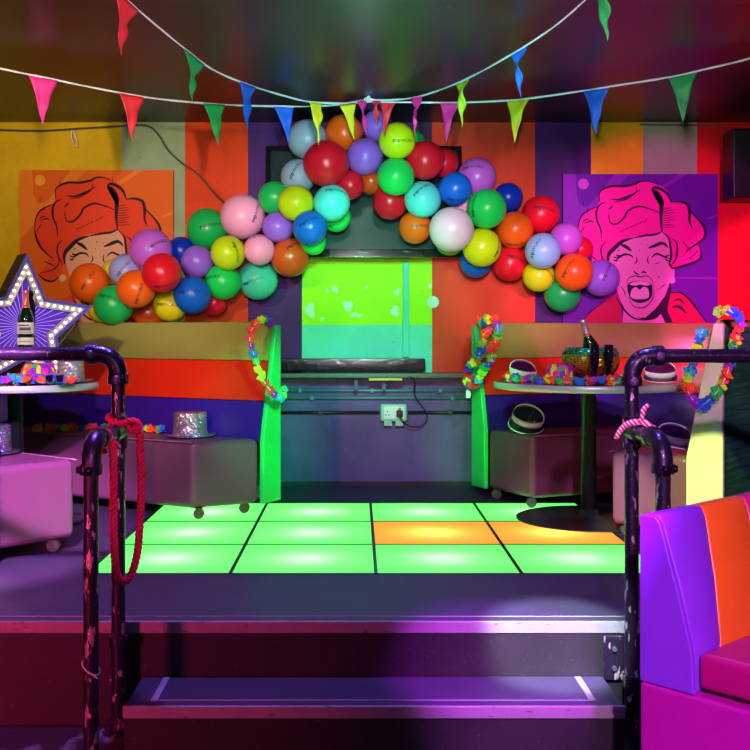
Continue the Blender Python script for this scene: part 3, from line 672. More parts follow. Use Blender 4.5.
def lettering_mesh():
    def tx(s, size, off, x):
        cu = bpy.data.curves.new('t', 'FONT'); cu.body = s; cu.size = size; cu.offset = off; cu.resolution_u = 2
        ob = bpy.data.objects.new('t', cu); C.objects.link(ob); bpy.context.view_layer.update()
        dg = bpy.context.evaluated_depsgraph_get(); me = bpy.data.meshes.new_from_object(ob.evaluated_get(dg))
        V = [(w.co.x+x, w.co.y) for w in me.vertices]; F = [tuple(p.vertices) for p in me.polygons]
        bpy.data.objects.remove(ob); return V, F, max(q[0] for q in V)
    V1, F1, w = tx('pop', .036, .0012, 0); V2, F2, w2 = tx('WORLD', .029, .0002, w+.002)
    V = V1+V2; F = F1+[tuple(i+len(V1) for i in f) for f in F2]
    return [(x-w2/2, y-.008) for x, y in V], F
LV, LF = lettering_mesh()
M['print'] = mat('balloon_print', srgb(14, 20, 30), .5)
def balloon_mesh():
    V = []; F = []; n, k = 28, 18
    for i in range(k+1):
        th = PI*i/k
        for j in range(n):
            ph = 2*PI*j/n; z = math.cos(th); r = math.sin(th)
            if z < 0: r *= 1-.10*z*z; z *= 1.12
            V.append((r*math.cos(ph), r*math.sin(ph), z))
    for i in range(k):
        for j in range(n): F.append((i*n+j, (i+1)*n+j, (i+1)*n+(j+1) % n, i*n+(j+1) % n))
    return V, F
BV, BF = balloon_mesh()
import bmesh
def clean(me):
    bm = bmesh.new(); bm.from_mesh(me); bmesh.ops.remove_doubles(bm, verts=bm.verts, dist=1e-5); bmesh.ops.recalc_face_normals(bm, faces=bm.faces); bm.to_mesh(me); bm.free()
bmesh_cache = {}; knot_cache = {}
placed = []
for (px, py, r, colr, lay, tx, lab) in sorted(BL, key=lambda q: q[4]):
    d = 6.86
    if 262 < px < 465 and py < 268: d = 6.72
    for it in range(40):
        p = at(px, py, d); rad = r*d/1054; ok = True; worst = 0
        for (p2, r2) in placed:
            sep = (p-p2).length; need = (rad+r2)*.93
            if sep < need: ok = False; worst = max(worst, need-sep)
        if ok: break
        d -= max(.012, worst*.4)
    if not ok: print('UNPLACED', px, py)
    rad = r*d/1054; placed.append((p, rad))
    # neck turned to the wall and a little down
    dirn = Vector((random.uniform(-.5, .5), 1, random.uniform(-.6, .3))).normalized()
    rot = dirn.to_track_quat('-Z', 'Y').to_matrix()
    if colr not in bmesh_cache:
        q = MB(); q.add([Vector(a) for a in BV], BF, 0, True); o = q.build('balloon', BM[colr]); clean(o.data); bmesh_cache[colr] = o.data
        for pp in o.data.polygons: pp.use_smooth = True
    else:
        o = bpy.data.objects.new('balloon', bmesh_cache[colr]); C.objects.link(o)
    o.location = p; o.rotation_euler = rot.to_euler(); o.scale = (rad,)*3
    prop(o, lab, 'balloon', 'balloons of the arch on the back wall')
    if colr not in knot_cache:
        q = MB(); V, F = latheg([(.05, -1.10), (.035, -1.16), (.05, -1.19), (.03, -1.21), (.07, -1.28), (.02, -1.27)], 10); q.add(V, F, 0, True)
        kn = q.build('knot', BM[colr], None); knot_cache[colr] = kn.data
    else: kn = bpy.data.objects.new('knot', knot_cache[colr]); C.objects.link(kn)
    kn.parent = o
    if tx:
        dx, dy, ang = tx; s2 = dx*dx+dy*dy
        if s2 > .85: f = math.sqrt(.85/s2); dx *= f; dy *= f; s2 = .85
        nrm = Vector((dx, -math.sqrt(1-s2), dy)); t1 = Vector((0, 0, 1)).cross(nrm)*-1; t1 = Vector((-nrm.y, nrm.x, 0)).normalized(); t2 = nrm.cross(t1)
        if t2.z < 0: t2 = -t2
        ca, sa = math.cos(R_(ang)), math.sin(R_(ang)); inv = rot.transposed(); V = []
        for a, b in LV:
            a2, b2 = a*ca-b*sa, a*sa+b*ca; w = (nrm*rad+t1*a2+t2*b2).normalized()
            w = inv @ w
            if w.z < 0:
                z = w.z; w = Vector((w.x*(1-.10*z*z), w.y*(1-.10*z*z), z*1.12))
            V.append(w*1.006)
        q = MB(); q.add(V, LF); le = q.build('printed_lettering', M['print'], None); le.parent = o

# ================================================================ BUNTING
def pmat(n, c):
    m = mat('pennant_'+n, srgb(*c), .55, bump=.5, bscale=30); return m
PM = dict(pink=pmat('pink', (232, 40, 150)), red=pmat('red', (225, 40, 58)), green=pmat('green', (30, 158, 82)), blue=pmat('blue', (20, 92, 222)), yellow=pmat('yellow', (222, 200, 30)))
def bunting(label, path, flags, loc):
    t = thing('bunting', label, 'bunting', loc)
    sp_ = spline([at(*p) for p in path], 14)
    q = MB()
    # flat tape
    V = []; F = []
    for i, p in enumerate(sp_):
        tw = .6*math.sin(i*.35); n = Vector((0, math.sin(tw)*.0055, math.cos(tw)*.0055)); m_ = Vector((0, .0012, 0))
        V += [p-n-m_, p+n-m_, p+n+m_, p-n+m_]
    for i in range(len(sp_)-1):
        for k in range(4): F.append((i*4+k, i*4+(k+1) % 4, (i+1)*4+(k+1) % 4, (i+1)*4+k))
    q.add(V, F, 0, True); q.build('string', M['string'], t)
    pxs = [(357+p.x*1054/p.y, p) for p in sp_]
    def on(px):
        for (a, p), (b, r) in zip(pxs, pxs[1:]):
            if a <= px <= b: f = (px-a)/max(b-a, 1e-6); return p.lerp(r, f)
        return pxs[0][1] if px < pxs[0][0] else pxs[-1][1]
    for i, (xa, xb, ax, ay, cn, cr) in enumerate(flags):
        A, B = on(xa), on(xb); mid = (A+B)/2; ap = at(ax, ay, mid.y-.01)
        rnd = random.Random(i*7+len(flags)); V = []; F = []; n, k = 12, 8; ph = rnd.random()*6
        nv = (B-A).cross(ap-mid).normalized()
        for r in range(n+1):
            f = r/n; w = 1-f*.995
            sq = 1-cr*.55*math.sin(PI*f)
            for c in range(k+1):
                g = (c/k-.5)
                p = mid.lerp(ap, f)+(B-A)*g*w*sq
                dz = cr*.022*math.sin(f*9+ph+g*3)*math.sin(PI*min(f*1.2, 1))+cr*.02*math.sin(g*9+ph)*f*w+.004*math.sin(f*14+ph)
                V.append(p+nv*dz+Vector((0, 0, -.002)))
        for r in range(n):
            for c in range(k): F.append((r*(k+1)+c, r*(k+1)+c+1, (r+1)*(k+1)+c+1, (r+1)*(k+1)+c))
        q = MB(); q.add(V, F, 0, True); o = q.build('pennant', PM[cn], t); o['label'] = cn+' pennant'
        s = o.modifiers.new('s', 'SOLIDIFY'); s.thickness = .0012
    return t
KN = (368, 101, 6.28)
bunting('string of pennants sagging nearly level right across below the ceiling, full picture width',
        [(-60, 55, 5.1), (0, 68.5, 5.25), (42, 77, 5.35), (90, 87, 5.5), (145, 97, 5.7), (200, 103, 5.9), (260, 106, 6.1), (320, 106, 6.22), (368, 102, 6.28), (430, 102.5, 6.2), (490, 101.5, 6.05), (540, 97, 5.9), (600, 88, 5.65), (667, 77.5, 5.4), (715, 67, 5.28), (750, 58.5, 5.15), (800, 45, 5.0)],
        [(28, 58, 42.5, 124, 'pink', .3), (119, 145, 131.5, 139, 'red', .3), (203, 225, 218, 145, 'green', .3), (274, 294, 289, 143, 'blue', .3), (339, 356, 354, 140, 'yellow', .4), (380, 396, 384, 137, 'red', .5),
         (440, 459, 446, 142, 'pink', .3), (506, 529, 514.5, 142, 'yellow', .4), (583, 609, 595.5, 134, 'blue', .3), (668, 697.5, 683, 122, 'green', .3)], (0, 6.28, CEIL))
bunting('string of pennants swooping steeply from the front ceiling to the middle knot',
        [(95, -28, 4.02), (127, 0, 4.32), (150, 20, 4.5), (184, 48, 4.8), (212, 69, 5.05), (245, 83.5, 5.3), (285, 96, 5.65), (312, 102, 5.9), (345, 103, 6.1), (366, 100, 6.26), (390, 100, 6.15), (417, 97, 5.95), (450, 86, 5.6), (478, 73, 5.35), (505, 58, 5.05), (533, 41, 4.8), (560, 22, 4.55), (583, 2, 4.36), (612, -24, 4.08)],
        [(114, 138, 120, 55, 'red', .4), (184, 204, 191.5, 102, 'green', .5), (239, 255, 247, 130, 'blue', .4), (309.5, 323, 319, 145, 'yellow', .6), (357, 367, 367, 138, 'pink', .7), (371, 381, 377, 127, 'red', .9), (411, 422, 415, 136, 'pink', .9),
         (455, 469, 462, 127, 'yellow', .8), (510, 526, 520.5, 97, 'blue', .8), (593, 611, 607.5, 41, 'green', .6)], (0, 6.2, CEIL))
# tape knot holding both strings to the ceiling
q = MB(); c = at(369, 100, 6.27)
for i in range(5):
    a = i*1.3; pts = [c+Vector((.03*math.cos(a), -.02, .012*math.sin(a))), c+Vector((.012*math.cos(a+1), -.03, .02*math.sin(a*2))), c+Vector((-.02*math.cos(a+2), -.015, -.012*math.sin(a)))]
    V, F = tubeg(spline(pts, 5), .004, 6); q.add(V, F, 0, True)
V, F = tubeg([c, Vector((c.x-.01, c.y, CEIL+.001))], .003, 6); q.add(V, F, 0, True)
prop(q.build('tape_knot', M['string']), 'knot of white tape fixing both buntings to the ceiling', 'knot')

# ================================================================ FLOWER GARLANDS
FC = dict(orange=(255, 84, 24), coral=(250, 60, 70), yellow=(225, 235, 40), green=(30, 190, 90), blue=(30, 100, 225), purple=(170, 30, 200), aqua=(40, 170, 215), lime=(130, 220, 60), pink=(240, 60, 160))
FM = {k: mat('petal_'+k, srgb(*c), .7, bump=.3, bscale=300) for k, c in FC.items()}
def flower_mesh(colr, seed):
    rnd = random.Random(seed); q = MB(); P = 5
    for i in range(P):
        a = 2*PI*i/P+rnd.uniform(-.2, .2); tilt = rnd.uniform(.1, .9); L = 1+rnd.uniform(-.15, .15)
        V = []; nl, nw = 4, 4
        for r in range(nl+1):
            f = r/nl; w = .5*math.sin(PI*min(.12+f*.78, 1))**.8
            for c in range(nw+1):
                g = (c/nw-.5)*2; x = f*L-.12*f*g*g; y = g*w; z = tilt*f*f*.6+.18*math.sin(g*4+i)*f
                V.append((x*math.cos(a)-y*math.sin(a), x*math.sin(a)+y*math.cos(a), z))
        F = [(r*(nw+1)+c, r*(nw+1)+c+1, (r+1)*(nw+1)+c+1, (r+1)*(nw+1)+c) for r in range(nl) for c in range(nw)]
        q.add(V, F, 0, True)
    o = q.build('flower', FM[colr]); me = o.data; bpy.data.objects.remove(o); return me
FMESH = {k: [flower_mesh(k, i*13+j) for j in range(3)] for i, k in enumerate(FC)}
def lei(label, pts, n, size, order, jit=.01, squash=1, closed=False, group=None, strand=True, facing=None, seed=1):
    rnd = random.Random(seed)
    P = spline(pts, 10, closed)
    c = P[0].copy(); t = thing('flower_garland', label, 'flower garland', c)
    if strand:
        q = MB(); V, F = tubeg(P, .0022, 6, closed=closed); q.add(V, F, 0, True); q.build('strand', M['white'], t)
    # arc-length spacing
    L = [0]
    for a, b in zip(P, P[1:]): L.append(L[-1]+(b-a).length)
    for i in range(n):
        s = L[-1]*(i+.5)/n; k = next(j for j in range(1, len(L)) if L[j] >= s-1e-9); f = (s-L[k-1])/max(L[k]-L[k-1], 1e-6)
        p = P[k-1].lerp(P[k], f); tg = (P[k]-P[k-1]).normalized()
        cn = order[i % len(order)]
        o = bpy.data.objects.new('flower', rnd.choice(FMESH[cn])); C.objects.link(o); o.parent = t
        p = p+Vector((rnd.uniform(-jit, jit), rnd.uniform(-jit, jit)*.5, abs(rnd.uniform(0, jit)) if facing == 'up' else rnd.uniform(-jit, jit)))
        o.location = p-c
        dirv = (Vector((rnd.uniform(-.6, .6), -1, rnd.uniform(-.3, .7))) if facing != 'up' else Vector((rnd.uniform(-.7, .7), -.9, rnd.uniform(.2, 1.1))))
        o.rotation_euler = (dirv.to_track_quat('Z', 'Y') @ Matrix.Rotation(rnd.random()*6, 3, 'Z').to_quaternion()).to_euler()
        sc = size*rnd.uniform(.85, 1.15); o.scale = (sc, sc, sc*squash)
    return t
RB = ['blue', 'green', 'yellow', 'orange', 'coral', 'purple', 'aqua', 'lime']
RT = ['orange', 'coral', 'yellow', 'green', 'blue', 'purple', 'aqua']
# draped over the end of the left booth
D = 5.86
lei('rainbow flower garland hanging over the green-lit end of the left booth',
    [at(271, 324.5, 6.06), at(266, 320.5, 5.98), at(259, 321, D), at(254, 326, 5.84), at(250.5, 333, 5.83), at(250, 342, 5.82), at(253, 352, 5.82), at(256, 361, 5.81), at(259, 370, 5.81), at(262, 378, 5.81), at(267, 386, 5.81), at(273, 393, 5.83), at(279, 398, 5.86), at(283, 395, 6.0), at(283, 388, 6.1)],
    22, .028, ['purple', 'blue', 'green', 'yellow', 'yellow', 'orange', 'coral', 'coral', 'purple', 'blue', 'green', 'yellow', 'yellow', 'orange', 'coral', 'purple', 'aqua', 'green', 'lime', 'orange', 'aqua', 'green'], .004, seed=3)
lei2 = lei('thick double flower garland looped over the near end of the right booth',
    [at(479, 322.5, 6.6), at(485, 320, 6.5), at(491, 318.5, 6.45), at(496, 320, 6.4), at(498, 329, 6.38), at(496, 338, 6.38), at(494, 347, 6.37), at(491, 357, 6.37), at(488, 366, 6.37), at(483, 374, 6.37), at(476, 382, 6.42), at(470, 386, 6.5), at(467, 381, 6.55), at(467, 374, 6.58),
     at(470, 366, 6.5), at(476, 363, 6.42), at(478, 357, 6.4), at(481, 350, 6.4), at(483, 342, 6.39), at(484, 334, 6.4), at(489, 330, 6.4)],
    44, .030, ['orange', 'green', 'blue', 'blue', 'lime', 'yellow', 'orange', 'coral', 'purple', 'aqua', 'green', 'lime', 'orange', 'orange', 'coral', 'lime', 'purple', 'blue', 'green', 'lime', 'yellow', 'aqua', 'purple', 'coral', 'orange', 'blue', 'green', 'yellow', 'coral', 'orange', 'orange', 'purple', 'blue', 'aqua', 'green', 'yellow'], .009, seed=5)
tag = MB(); a = at(466, 390, 6.5); b = at(470.5, 398, 6.5); tag.add(*boxg(a.x, b.x, 6.5, 6.502, b.z, a.z))
tag.build('paper_tag', M['white'], lei2)['label'] = 'small white paper tag'
lei('rainbow flower garland hung around the cream end panel at the far right',
    [at(716, 312, 4.98), at(722, 310, 4.96), at(730, 311, 4.95), at(737, 317, 4.94), at(740, 326, 4.93), at(736, 337, 4.93), at(733, 348, 4.92), at(730, 362, 4.91), at(727, 374, 4.90), at(722, 384, 4.90), at(717, 392, 4.90), at(711, 398, 4.91), at(704, 404, 4.93), at(696, 402, 4.95), at(690, 396, 4.97), at(687, 387, 5.0), at(687, 377, 5.03), at(691, 367, 5.07), at(694, 356, 5.12), at(698, 344, 5.15), at(703, 330, 5.14)],
    34, .030, ['lime', 'yellow', 'blue', 'blue', 'purple', 'orange', 'coral', 'yellow', 'green', 'blue', 'blue', 'purple', 'orange', 'coral', 'yellow', 'green', 'green', 'blue', 'blue', 'purple', 'purple', 'coral', 'orange', 'yellow', 'lime', 'aqua', 'blue', 'purple', 'orange', 'coral', 'yellow', 'green', 'blue', 'aqua'], .005, seed=8)
SZ = ZSEAT+.014
def lay(pts, z): return [Vector(((px-357)*d/1054, d, z)) for px, d in pts]
lei('flower garland lying along the back of the left booth seat',
    lay([(34, 6.33), (45, 6.42), (60, 6.36), (76, 6.42), (92, 6.35), (108, 6.40), (124, 6.35), (140, 6.31), (152, 6.27), (166, 6.22)], SZ), 46, .026, ['orange', 'yellow', 'green', 'blue', 'blue', 'yellow', 'orange', 'coral', 'coral', 'purple', 'green', 'yellow', 'yellow', 'orange'], .014, facing='up', seed=11)
lei('flower garland heaped around the hats on the left table',
    lay([(-8, 5.46), (4, 5.40), (14, 5.46), (26, 5.38), (34, 5.42), (44, 5.36), (56, 5.42), (66, 5.39), (73, 5.43), (60, 5.50), (40, 5.46), (22, 5.52), (4, 5.52)], TZ+.018), 52, .027, RT, .016, facing='up', seed=12)
lei('flower garland spread along the front of the right table, in front of the bowl',
    lay([(507, 5.70), (518, 5.55), (528, 5.58), (540, 5.46), (552, 5.44), (566, 5.38), (580, 5.36), (594, 5.34), (608, 5.35), (620, 5.36), (626, 5.45), (612, 5.47), (600, 5.44)], TZ+.016), 62, .027, ['orange', 'blue', 'green', 'yellow', 'coral', 'green', 'coral', 'purple', 'blue', 'green', 'coral', 'coral', 'purple', 'purple', 'blue', 'purple', 'coral', 'orange', 'yellow', 'green', 'purple', 'blue', 'coral', 'yellow', 'orange', 'orange'], .012, facing='up', seed=13)

# ================================================================ HATS, VISORS, SUNGLASSES
def glitter(name, c, dark):
    m = bpy.data.materials.new(name); m.use_nodes = True; nt = m.node_tree; b = nt.nodes['Principled BSDF']
    b.inputs['Metallic'].default_value = .85; b.inputs['Roughness'].default_value = .28
    tc = nt.nodes.new('ShaderNodeTexCoord'); vo = nt.nodes.new('ShaderNodeTexVoronoi'); vo.inputs['Scale'].default_value = 170
    nt.links.new(tc.outputs['Object'], vo.inputs['Vector'])
    cr = nt.nodes.new('ShaderNodeMix'); cr.data_type = 'RGBA'; cr.blend_type = 'MIX'; cr.inputs[0].default_value = .45
    cr.inputs[6].default_value = c; nt.links.new(vo.outputs['Color'], cr.inputs[7]); nt.links.new(cr.outputs[2], b.inputs['Base Color'])
    g = nt.nodes.new('ShaderNodeNewGeometry'); vm = nt.nodes.new('ShaderNodeVectorMath'); vm.operation = 'SUBTRACT'; vm.inputs[1].default_value = (.5, .5, .5)
    vs = nt.nodes.new('ShaderNodeVectorMath'); vs.operation = 'SCALE'; vs.inputs['Scale'].default_value = 1.1
    va = nt.nodes.new('ShaderNodeVectorMath'); va.operation = 'ADD'; vn = nt.nodes.new('ShaderNodeVectorMath'); vn.operation = 'NORMALIZE'
    nt.links.new(vo.outputs['Color'], vm.inputs[0]); nt.links.new(vm.outputs[0], vs.inputs[0]); nt.links.new(vs.outputs[0], va.inputs[0]); nt.links.new(g.outputs['Normal'], va.inputs[1])
    nt.links.new(va.outputs[0], vn.inputs[0]); nt.links.new(vn.outputs[0], b.inputs['Normal']); return m
M['glit'] = glitter('glitter_silver', srgb(225, 215, 235), 0); M['glitd'] = glitter('glitter_blue_grey', srgb(110, 110, 150), 0)
def neonmat():
    m = bpy.data.materials.new('neon_print_fabric'); m.use_nodes = True; nt = m.node_tree; b = nt.nodes['Principled BSDF']; b.inputs['Roughness'].default_value = .7
    tc = nt.nodes.new('ShaderNodeTexCoord'); mp = nt.nodes.new('ShaderNodeMapping'); mp.inputs['Scale'].default_value = (1.3, 1.3, .7); mp.inputs['Rotation'].default_value = (0, .5, 0)
    vo = nt.nodes.new('ShaderNodeTexVoronoi'); vo.inputs['Scale'].default_value = 34; vo.inputs['Randomness'].default_value = .9
    sp_ = nt.nodes.new('ShaderNodeSeparateColor'); cr = nt.nodes.new('ShaderNodeValToRGB'); cr.color_ramp.interpolation = 'CONSTANT'
    E = cr.color_ramp.elements; E[0].position = 0; E[0].color = srgb(240, 20, 200); E[1].position = .3; E[1].color = srgb(255, 120, 70)
    for p_, c_ in ((.5, srgb(225, 235, 30)), (.65, srgb(150, 20, 220)), (.82, srgb(255, 120, 70)), (.93, srgb(40, 190, 110))):
        e = E.new(p_); e.color = c_
    nt.links.new(tc.outputs['Object'], mp.inputs[0]); nt.links.new(mp.outputs[0], vo.inputs['Vector']); nt.links.new(vo.outputs['Color'], sp_.inputs[0]); nt.links.new(sp_.outputs[0], cr.inputs[0]); nt.links.new(cr.outputs[0], b.inputs['Base Color'])
    return m
M['neon'] = neonmat()
def hat(name, label, m, x, y, z, rc, h, rb, tilt=0, group=None, dent=.0, top=.92):
    t = thing(name, label, 'hat', (x, y, z)); t.rotation_euler = (0, tilt, .4)
    q = MB(); n = 40
    prof = [(rc, .004), (rc*.985, h*.3), (rc*.95, h*.7), (rc*top, h*.94), (rc*top*.93, h), (rc*.5, h-dent), (0.0001, h-dent*1.2)]
    V, F = latheg(prof, n); V = [(a*1.06, b_*.94, c_) for a, b_, c_ in V]; q.add(V, F, 0, True); cw = q.build('crown', m, t, world=False)
    prof = [(rc*.97, .006), (rc*1.02, .003), ((rc+rb)/2, .002), (rb, .008), (rb+.001, .011), ((rc+rb)/2, .006), (rc*1.0, .010)]
    q = MB(); V, F = latheg(prof, n); V = [(a*1.06, b_*.94, c_+.006*(abs(a)/rb)**2) for a, b_, c_ in V]; q.add(V, [f for f in F if len(f) == 4], 0, True); q.build('brim', m, t, world=False)
    q = MB(); V, F = latheg([(rc+.0005, .012), (rc+.002, .014), (rc*.985+.002, .032), (rc*.985, .034)], n); V = [(a*1.06, b_*.94, c_) for a, b_, c_ in V]; q.add(V, [f for f in F if len(f) == 4], 0, True); q.build('hat_band', m, cw, world=False)
    return t
p = at(191, 433, 6.05); hat('glitter_hat', 'silver glitter hat standing on the corner of the left booth seat', M['glit'], p.x, 6.02, ZSEAT+.001, .093, .142, .138, dent=.01, top=.97)
hat('glitter_hat', 'dark blue-grey glitter hat half cut by the left edge on the pink-lit seat', M['glitd'], -1.79, 5.17, ZSEAT+.001, .088, .145, .126, dent=.01, top=.95)
p = at(73.5, 380, 5.72); hat('glitter_hat', 'silver glitter hat on the right side of the left table', M['glit'], p.x, 5.66, TZ+.002, .070, .115, .112, dent=.01, top=.93)
p = at(37, 381, 5.53); hat('trilby_hat', 'neon pink, green and yellow patterned trilby on the left table under the star', M['neon'], p.x, 5.56, TZ+.002, .088, .105, .118, dent=.02, top=.78)
p = at(562, 383, 5.5); hat('trilby_hat', 'neon pink, orange and yellow patterned trilby on the right table beside the bowl', M['neon'], p.x, 5.56, TZ+.002, .076, .105, .098, dent=.02, top=.76)
M['smoke'] = mat('visor_smoke_film', srgb(50, 10, 90), .08, alpha=.72, coat=.6); M['smokeg'] = mat('visor_green_film', srgb(20, 40, 60), .08, alpha=.72, coat=.6)
M['wband'] = mat('visor_band_white', srgb(225, 225, 235), .45)
def visor(label, loc, rot, film, s=1.0):
    t = thing('sun_visor', label, 'sun visor', loc); t.rotation_euler = rot
    R = .092*s; n = 32
    def bd(u_, top):     # the stiff white front band bows towards the wearer's front (-y)
        a = PI+PI*u_; k = math.sin(PI*u_)
        return Vector((R*math.cos(a), R*.62*math.sin(a), (.056 if top else .026)*s+(.022*s*(1-k))))
    def up(u_): a = PI+PI*u_; return Vector((R*math.cos(a)*.99, .022*s*math.sin(PI*u_), .064*s+.064*s*math.sin(PI*u_)**.8))
    def lo(u_): a = PI+PI*u_; k = math.sin(PI*u_); return Vector((R*1.08*math.cos(a), R*.66*math.sin(a)-.042*s*k, .005*s+.028*s*(1-k**.5)))
    def loft(f, g, m, nm, k=5, th=.0014):
        V = [f(i/n).lerp(g(i/n), j/k) for i in range(n+1) for j in range(k+1)]
        F = [(i*(k+1)+j, i*(k+1)+j+1, (i+1)*(k+1)+j+1, (i+1)*(k+1)+j) for i in range(n) for j in range(k)]
        q = MB(); q.add(V, F, 0, True); o = q.build(nm, m, t, world=False); sd = o.modifiers.new('s', 'SOLIDIFY'); sd.thickness = th; sd.offset = 0; return o
    loft(lambda u_: bd(u_, False), lambda u_: bd(u_, True), M['wband'], 'front_band', 2, .003)
    loft(lambda u_: bd(u_, False), lo, film, 'peak'); loft(lambda u_: bd(u_, True), up, film, 'crown_film')
    for f, r, nm in ((lo, .0034, 'edge_piping'), (up, .0042, 'rear_band')):
        q = MB(); V, F = tubeg([f(i/n) for i in range(n+1)], r*s, 8); q.add(V, F, 0, True); q.build(nm, M['wband'], t, world=False)
    return t
p = at(523, 378, 5.68); visor('sun visor with purple film peak on the left of the right table', (p.x, 5.72, TZ+.008), (0, R_(6), R_(22)), M['smoke'], .88)
p = at(541, 424, 6.25); visor('sun visor with dark film peak lying on the right booth seat under the table', (p.x-.075, 6.33, ZSEAT+.022), (R_(10), R_(16), R_(-34)), M['smokeg'], 1.1)
p = at(657, 378, 5.75); visor('sun visor with purple film on the right table behind the railing', (p.x-.01, 5.66, TZ+.001), (0, 0, R_(-8)), M['smoke'], .9)
p = at(681, 445, 5.2); visor('sun visor propped on the seat beside the cream end panel', (p.x-.005, 5.32, ZSEAT+.01), (R_(-4), R_(10), R_(6)), M['smoke'], 1.0)
# party sunglasses
sg = thing('sunglasses', 'blue plastic party sunglasses lying in the garland on the left table', 'sunglasses', at(41, 376, 5.30))
M['bluep'] = mat('blue_plastic', srgb(20, 90, 230), .3); M['lens'] = mat('dark_lens', srgb(16, 12, 24), .08, coat=.5)
q = MB(); c0 = Vector((at(52, 374, 5.36).x, 5.36, TZ+.036)); 
for k, ox in enumerate((-.036, .016)):
    a0 = [c0+Vector((ox, -.0+.1*ox, .016)), c0+Vector((ox+.046, .1*ox, .020)), c0+Vector((ox+.040, .1*ox, -.020)), c0+Vector((ox+.006, .1*ox, -.021))]
    V, F = tubeg(a0, .0032, 6, closed=True); q.add(V, F)
V, F = tubeg([c0+Vector((-.036, 0, .016)), c0+Vector((-.09, .0, .024)), c0+Vector((-.155, .03, .016)), c0+Vector((-.175, .04, .0))], .0032, 6); q.add(V, F, 0, True)
q.build('glasses_frame', M['bluep'], sg)
q = MB()
for ox in (-.036, .016):
    q.add([c0+Vector((ox+.002, .0012, .014)), c0+Vector((ox+.044, .0012, .018)), c0+Vector((ox+.038, .0012, -.018)), c0+Vector((ox+.007, .0012, -.019))], [(0, 1, 2, 3)])
q.build('lens', M['lens'], sg)

# ================================================================ BOTTLES, BOWL AND GLASSES
M['glassg'] = mat('bottle_green_glass', srgb(8, 40, 22), .06, coat=.8); M['foil'] = mat('foil_silver', srgb(225, 205, 215), .35, .6, bump=.6, bscale=120)
M['foilp'] = mat('foil_pink', srgb(235, 120, 130), .35, .4, bump=.6, bscale=120); M['paper'] = mat('label_paper', srgb(232, 224, 232), .6); M['seal'] = mat('seal_red', srgb(210, 30, 60), .4)
M['grey'] = mat('print_grey', srgb(90, 80, 105), .6)
def bottle(label, loc, tiltm, foil, full=True):
    t = thing('champagne_bottle', label, 'bottle', loc); t.rotation_euler = tiltm
    prof = [(.0001, .006), (.030, .0), (.041, .004), (.044, .02), (.044, .155), (.041, .178), (.030, .205), (.0195, .232), (.0155, .262), (.0145, .285)]
    q = MB(); V, F = latheg(prof, 36); q.add(V, F, 0, True); q.build('glass_body', M['glassg'], t, world=False)
    q = MB(); V, F = latheg([(.0215, .222), (.0180, .245), (.0160, .27), (.0155, .298), (.0175, .300), (.0178, .314), (.0150, .320), (.0001, .321)], 28); q.add(V, F, 0, True); q.build('foil_capsule', foil, t, world=False)
    def arc(r, z0, z1, a0, a1, m, nm, n=18, par=None):
        V = []; 
        for i in range(n+1):
            a = a0+(a1-a0)*i/n
            V += [(r*math.cos(a), r*math.sin(a), z0), (r*math.cos(a), r*math.sin(a), z1)]
        q = MB(); q.add(V, [(2*i, 2*i+2, 2*i+3, 2*i+1) for i in range(n)], 0, True); return q.build(nm, m, par or t, world=False)
    f = -PI/2
    l1 = arc(.0446, .088, .148, f-1.25, f+1.25, M['paper'], 'label'); l2 = arc(.0446, .030, .068, f-1.25, f+1.25, M['paper'], 'label')
    arc(.0449, .128, .136, f-.9, f+.5, M['grey'], 'label_print', par=l1); arc(.0449, .104, .122, f-.7, f+.7, M['grey'], 'label_print', par=l1); arc(.0449, .094, .098, f-.8, f+.8, M['grey'], 'label_print', par=l1); arc(.0449, .045, .049, f-.7, f+.7, M['grey'], 'label_print', par=l2)
    q = MB(); V, F = latheg([(.0225, .216), (.0205, .232), (.0195, .240)], 28); q.add([(a*1.02, b_*1.02, c_) for a, b_, c_ in V], [g for g in F if len(g) == 4], 0, True); q.build('neck_collar', M['foilp'], t, world=False)
    q = MB(); cc = Vector((0, -.0225, .229)); V = [cc+Vector((.011*math.cos(k*PI/8), -.0012+.006*(math.cos(k*PI/8))**2, .011*math.sin(k*PI/8))) for k in range(16)]; q.add(V, [tuple(range(16))]); 
    V = [cc+Vector((.011*math.cos(k*PI/8), .002+.006*(math.cos(k*PI/8))**2, .011*math.sin(k*PI/8))) for k in range(16)]; q.add(V, [tuple(reversed(range(16)))]); q.build('neck_seal', M['seal'], t, world=False)
    return t
# mirror-tiled ice bowl
bp = Vector((at(590.5, 0, 5.80).x, 5.80, TZ)); 
bowl = thing('mirror_ice_bowl', 'rainbow mirror-tiled ice bowl on the right table', 'bowl', bp)
def bowlmat():
    m = bpy.data.materials.new('mirror_tiles_rainbow'); m.use_nodes = True; nt = m.node_tree; b = nt.nodes['Principled BSDF']; b.inputs['Metallic'].default_value = .55; b.inputs['Roughness'].default_value = .3
    tc = nt.nodes.new('ShaderNodeTexCoord'); sx = nt.nodes.new('ShaderNodeSeparateXYZ'); mr = nt.nodes.new('ShaderNodeMapRange'); mr.inputs[1].default_value = 0; mr.inputs[2].default_value = .215
    cr = nt.nodes.new('ShaderNodeValToRGB'); E = cr.color_ramp.elements; E[0].color = srgb(150, 20, 60); E[1].color = srgb(60, 170, 210)
    for p_, c_ in ((.2, srgb(230, 50, 90)), (.42, srgb(245, 150, 60)), (.6, srgb(230, 190, 60)), (.72, srgb(60, 200, 140)), (.9, srgb(50, 150, 220))):
        e = E.new(p_); e.color = c_
    nt.links.new(tc.outputs['Object'], sx.inputs[0]); nt.links.new(sx.outputs[2], mr.inputs[0]); nt.links.new(mr.outputs[0], cr.inputs[0]); nt.links.new(cr.outputs[0], b.inputs['Base Color']); return m
M['mirror'] = bowlmat()
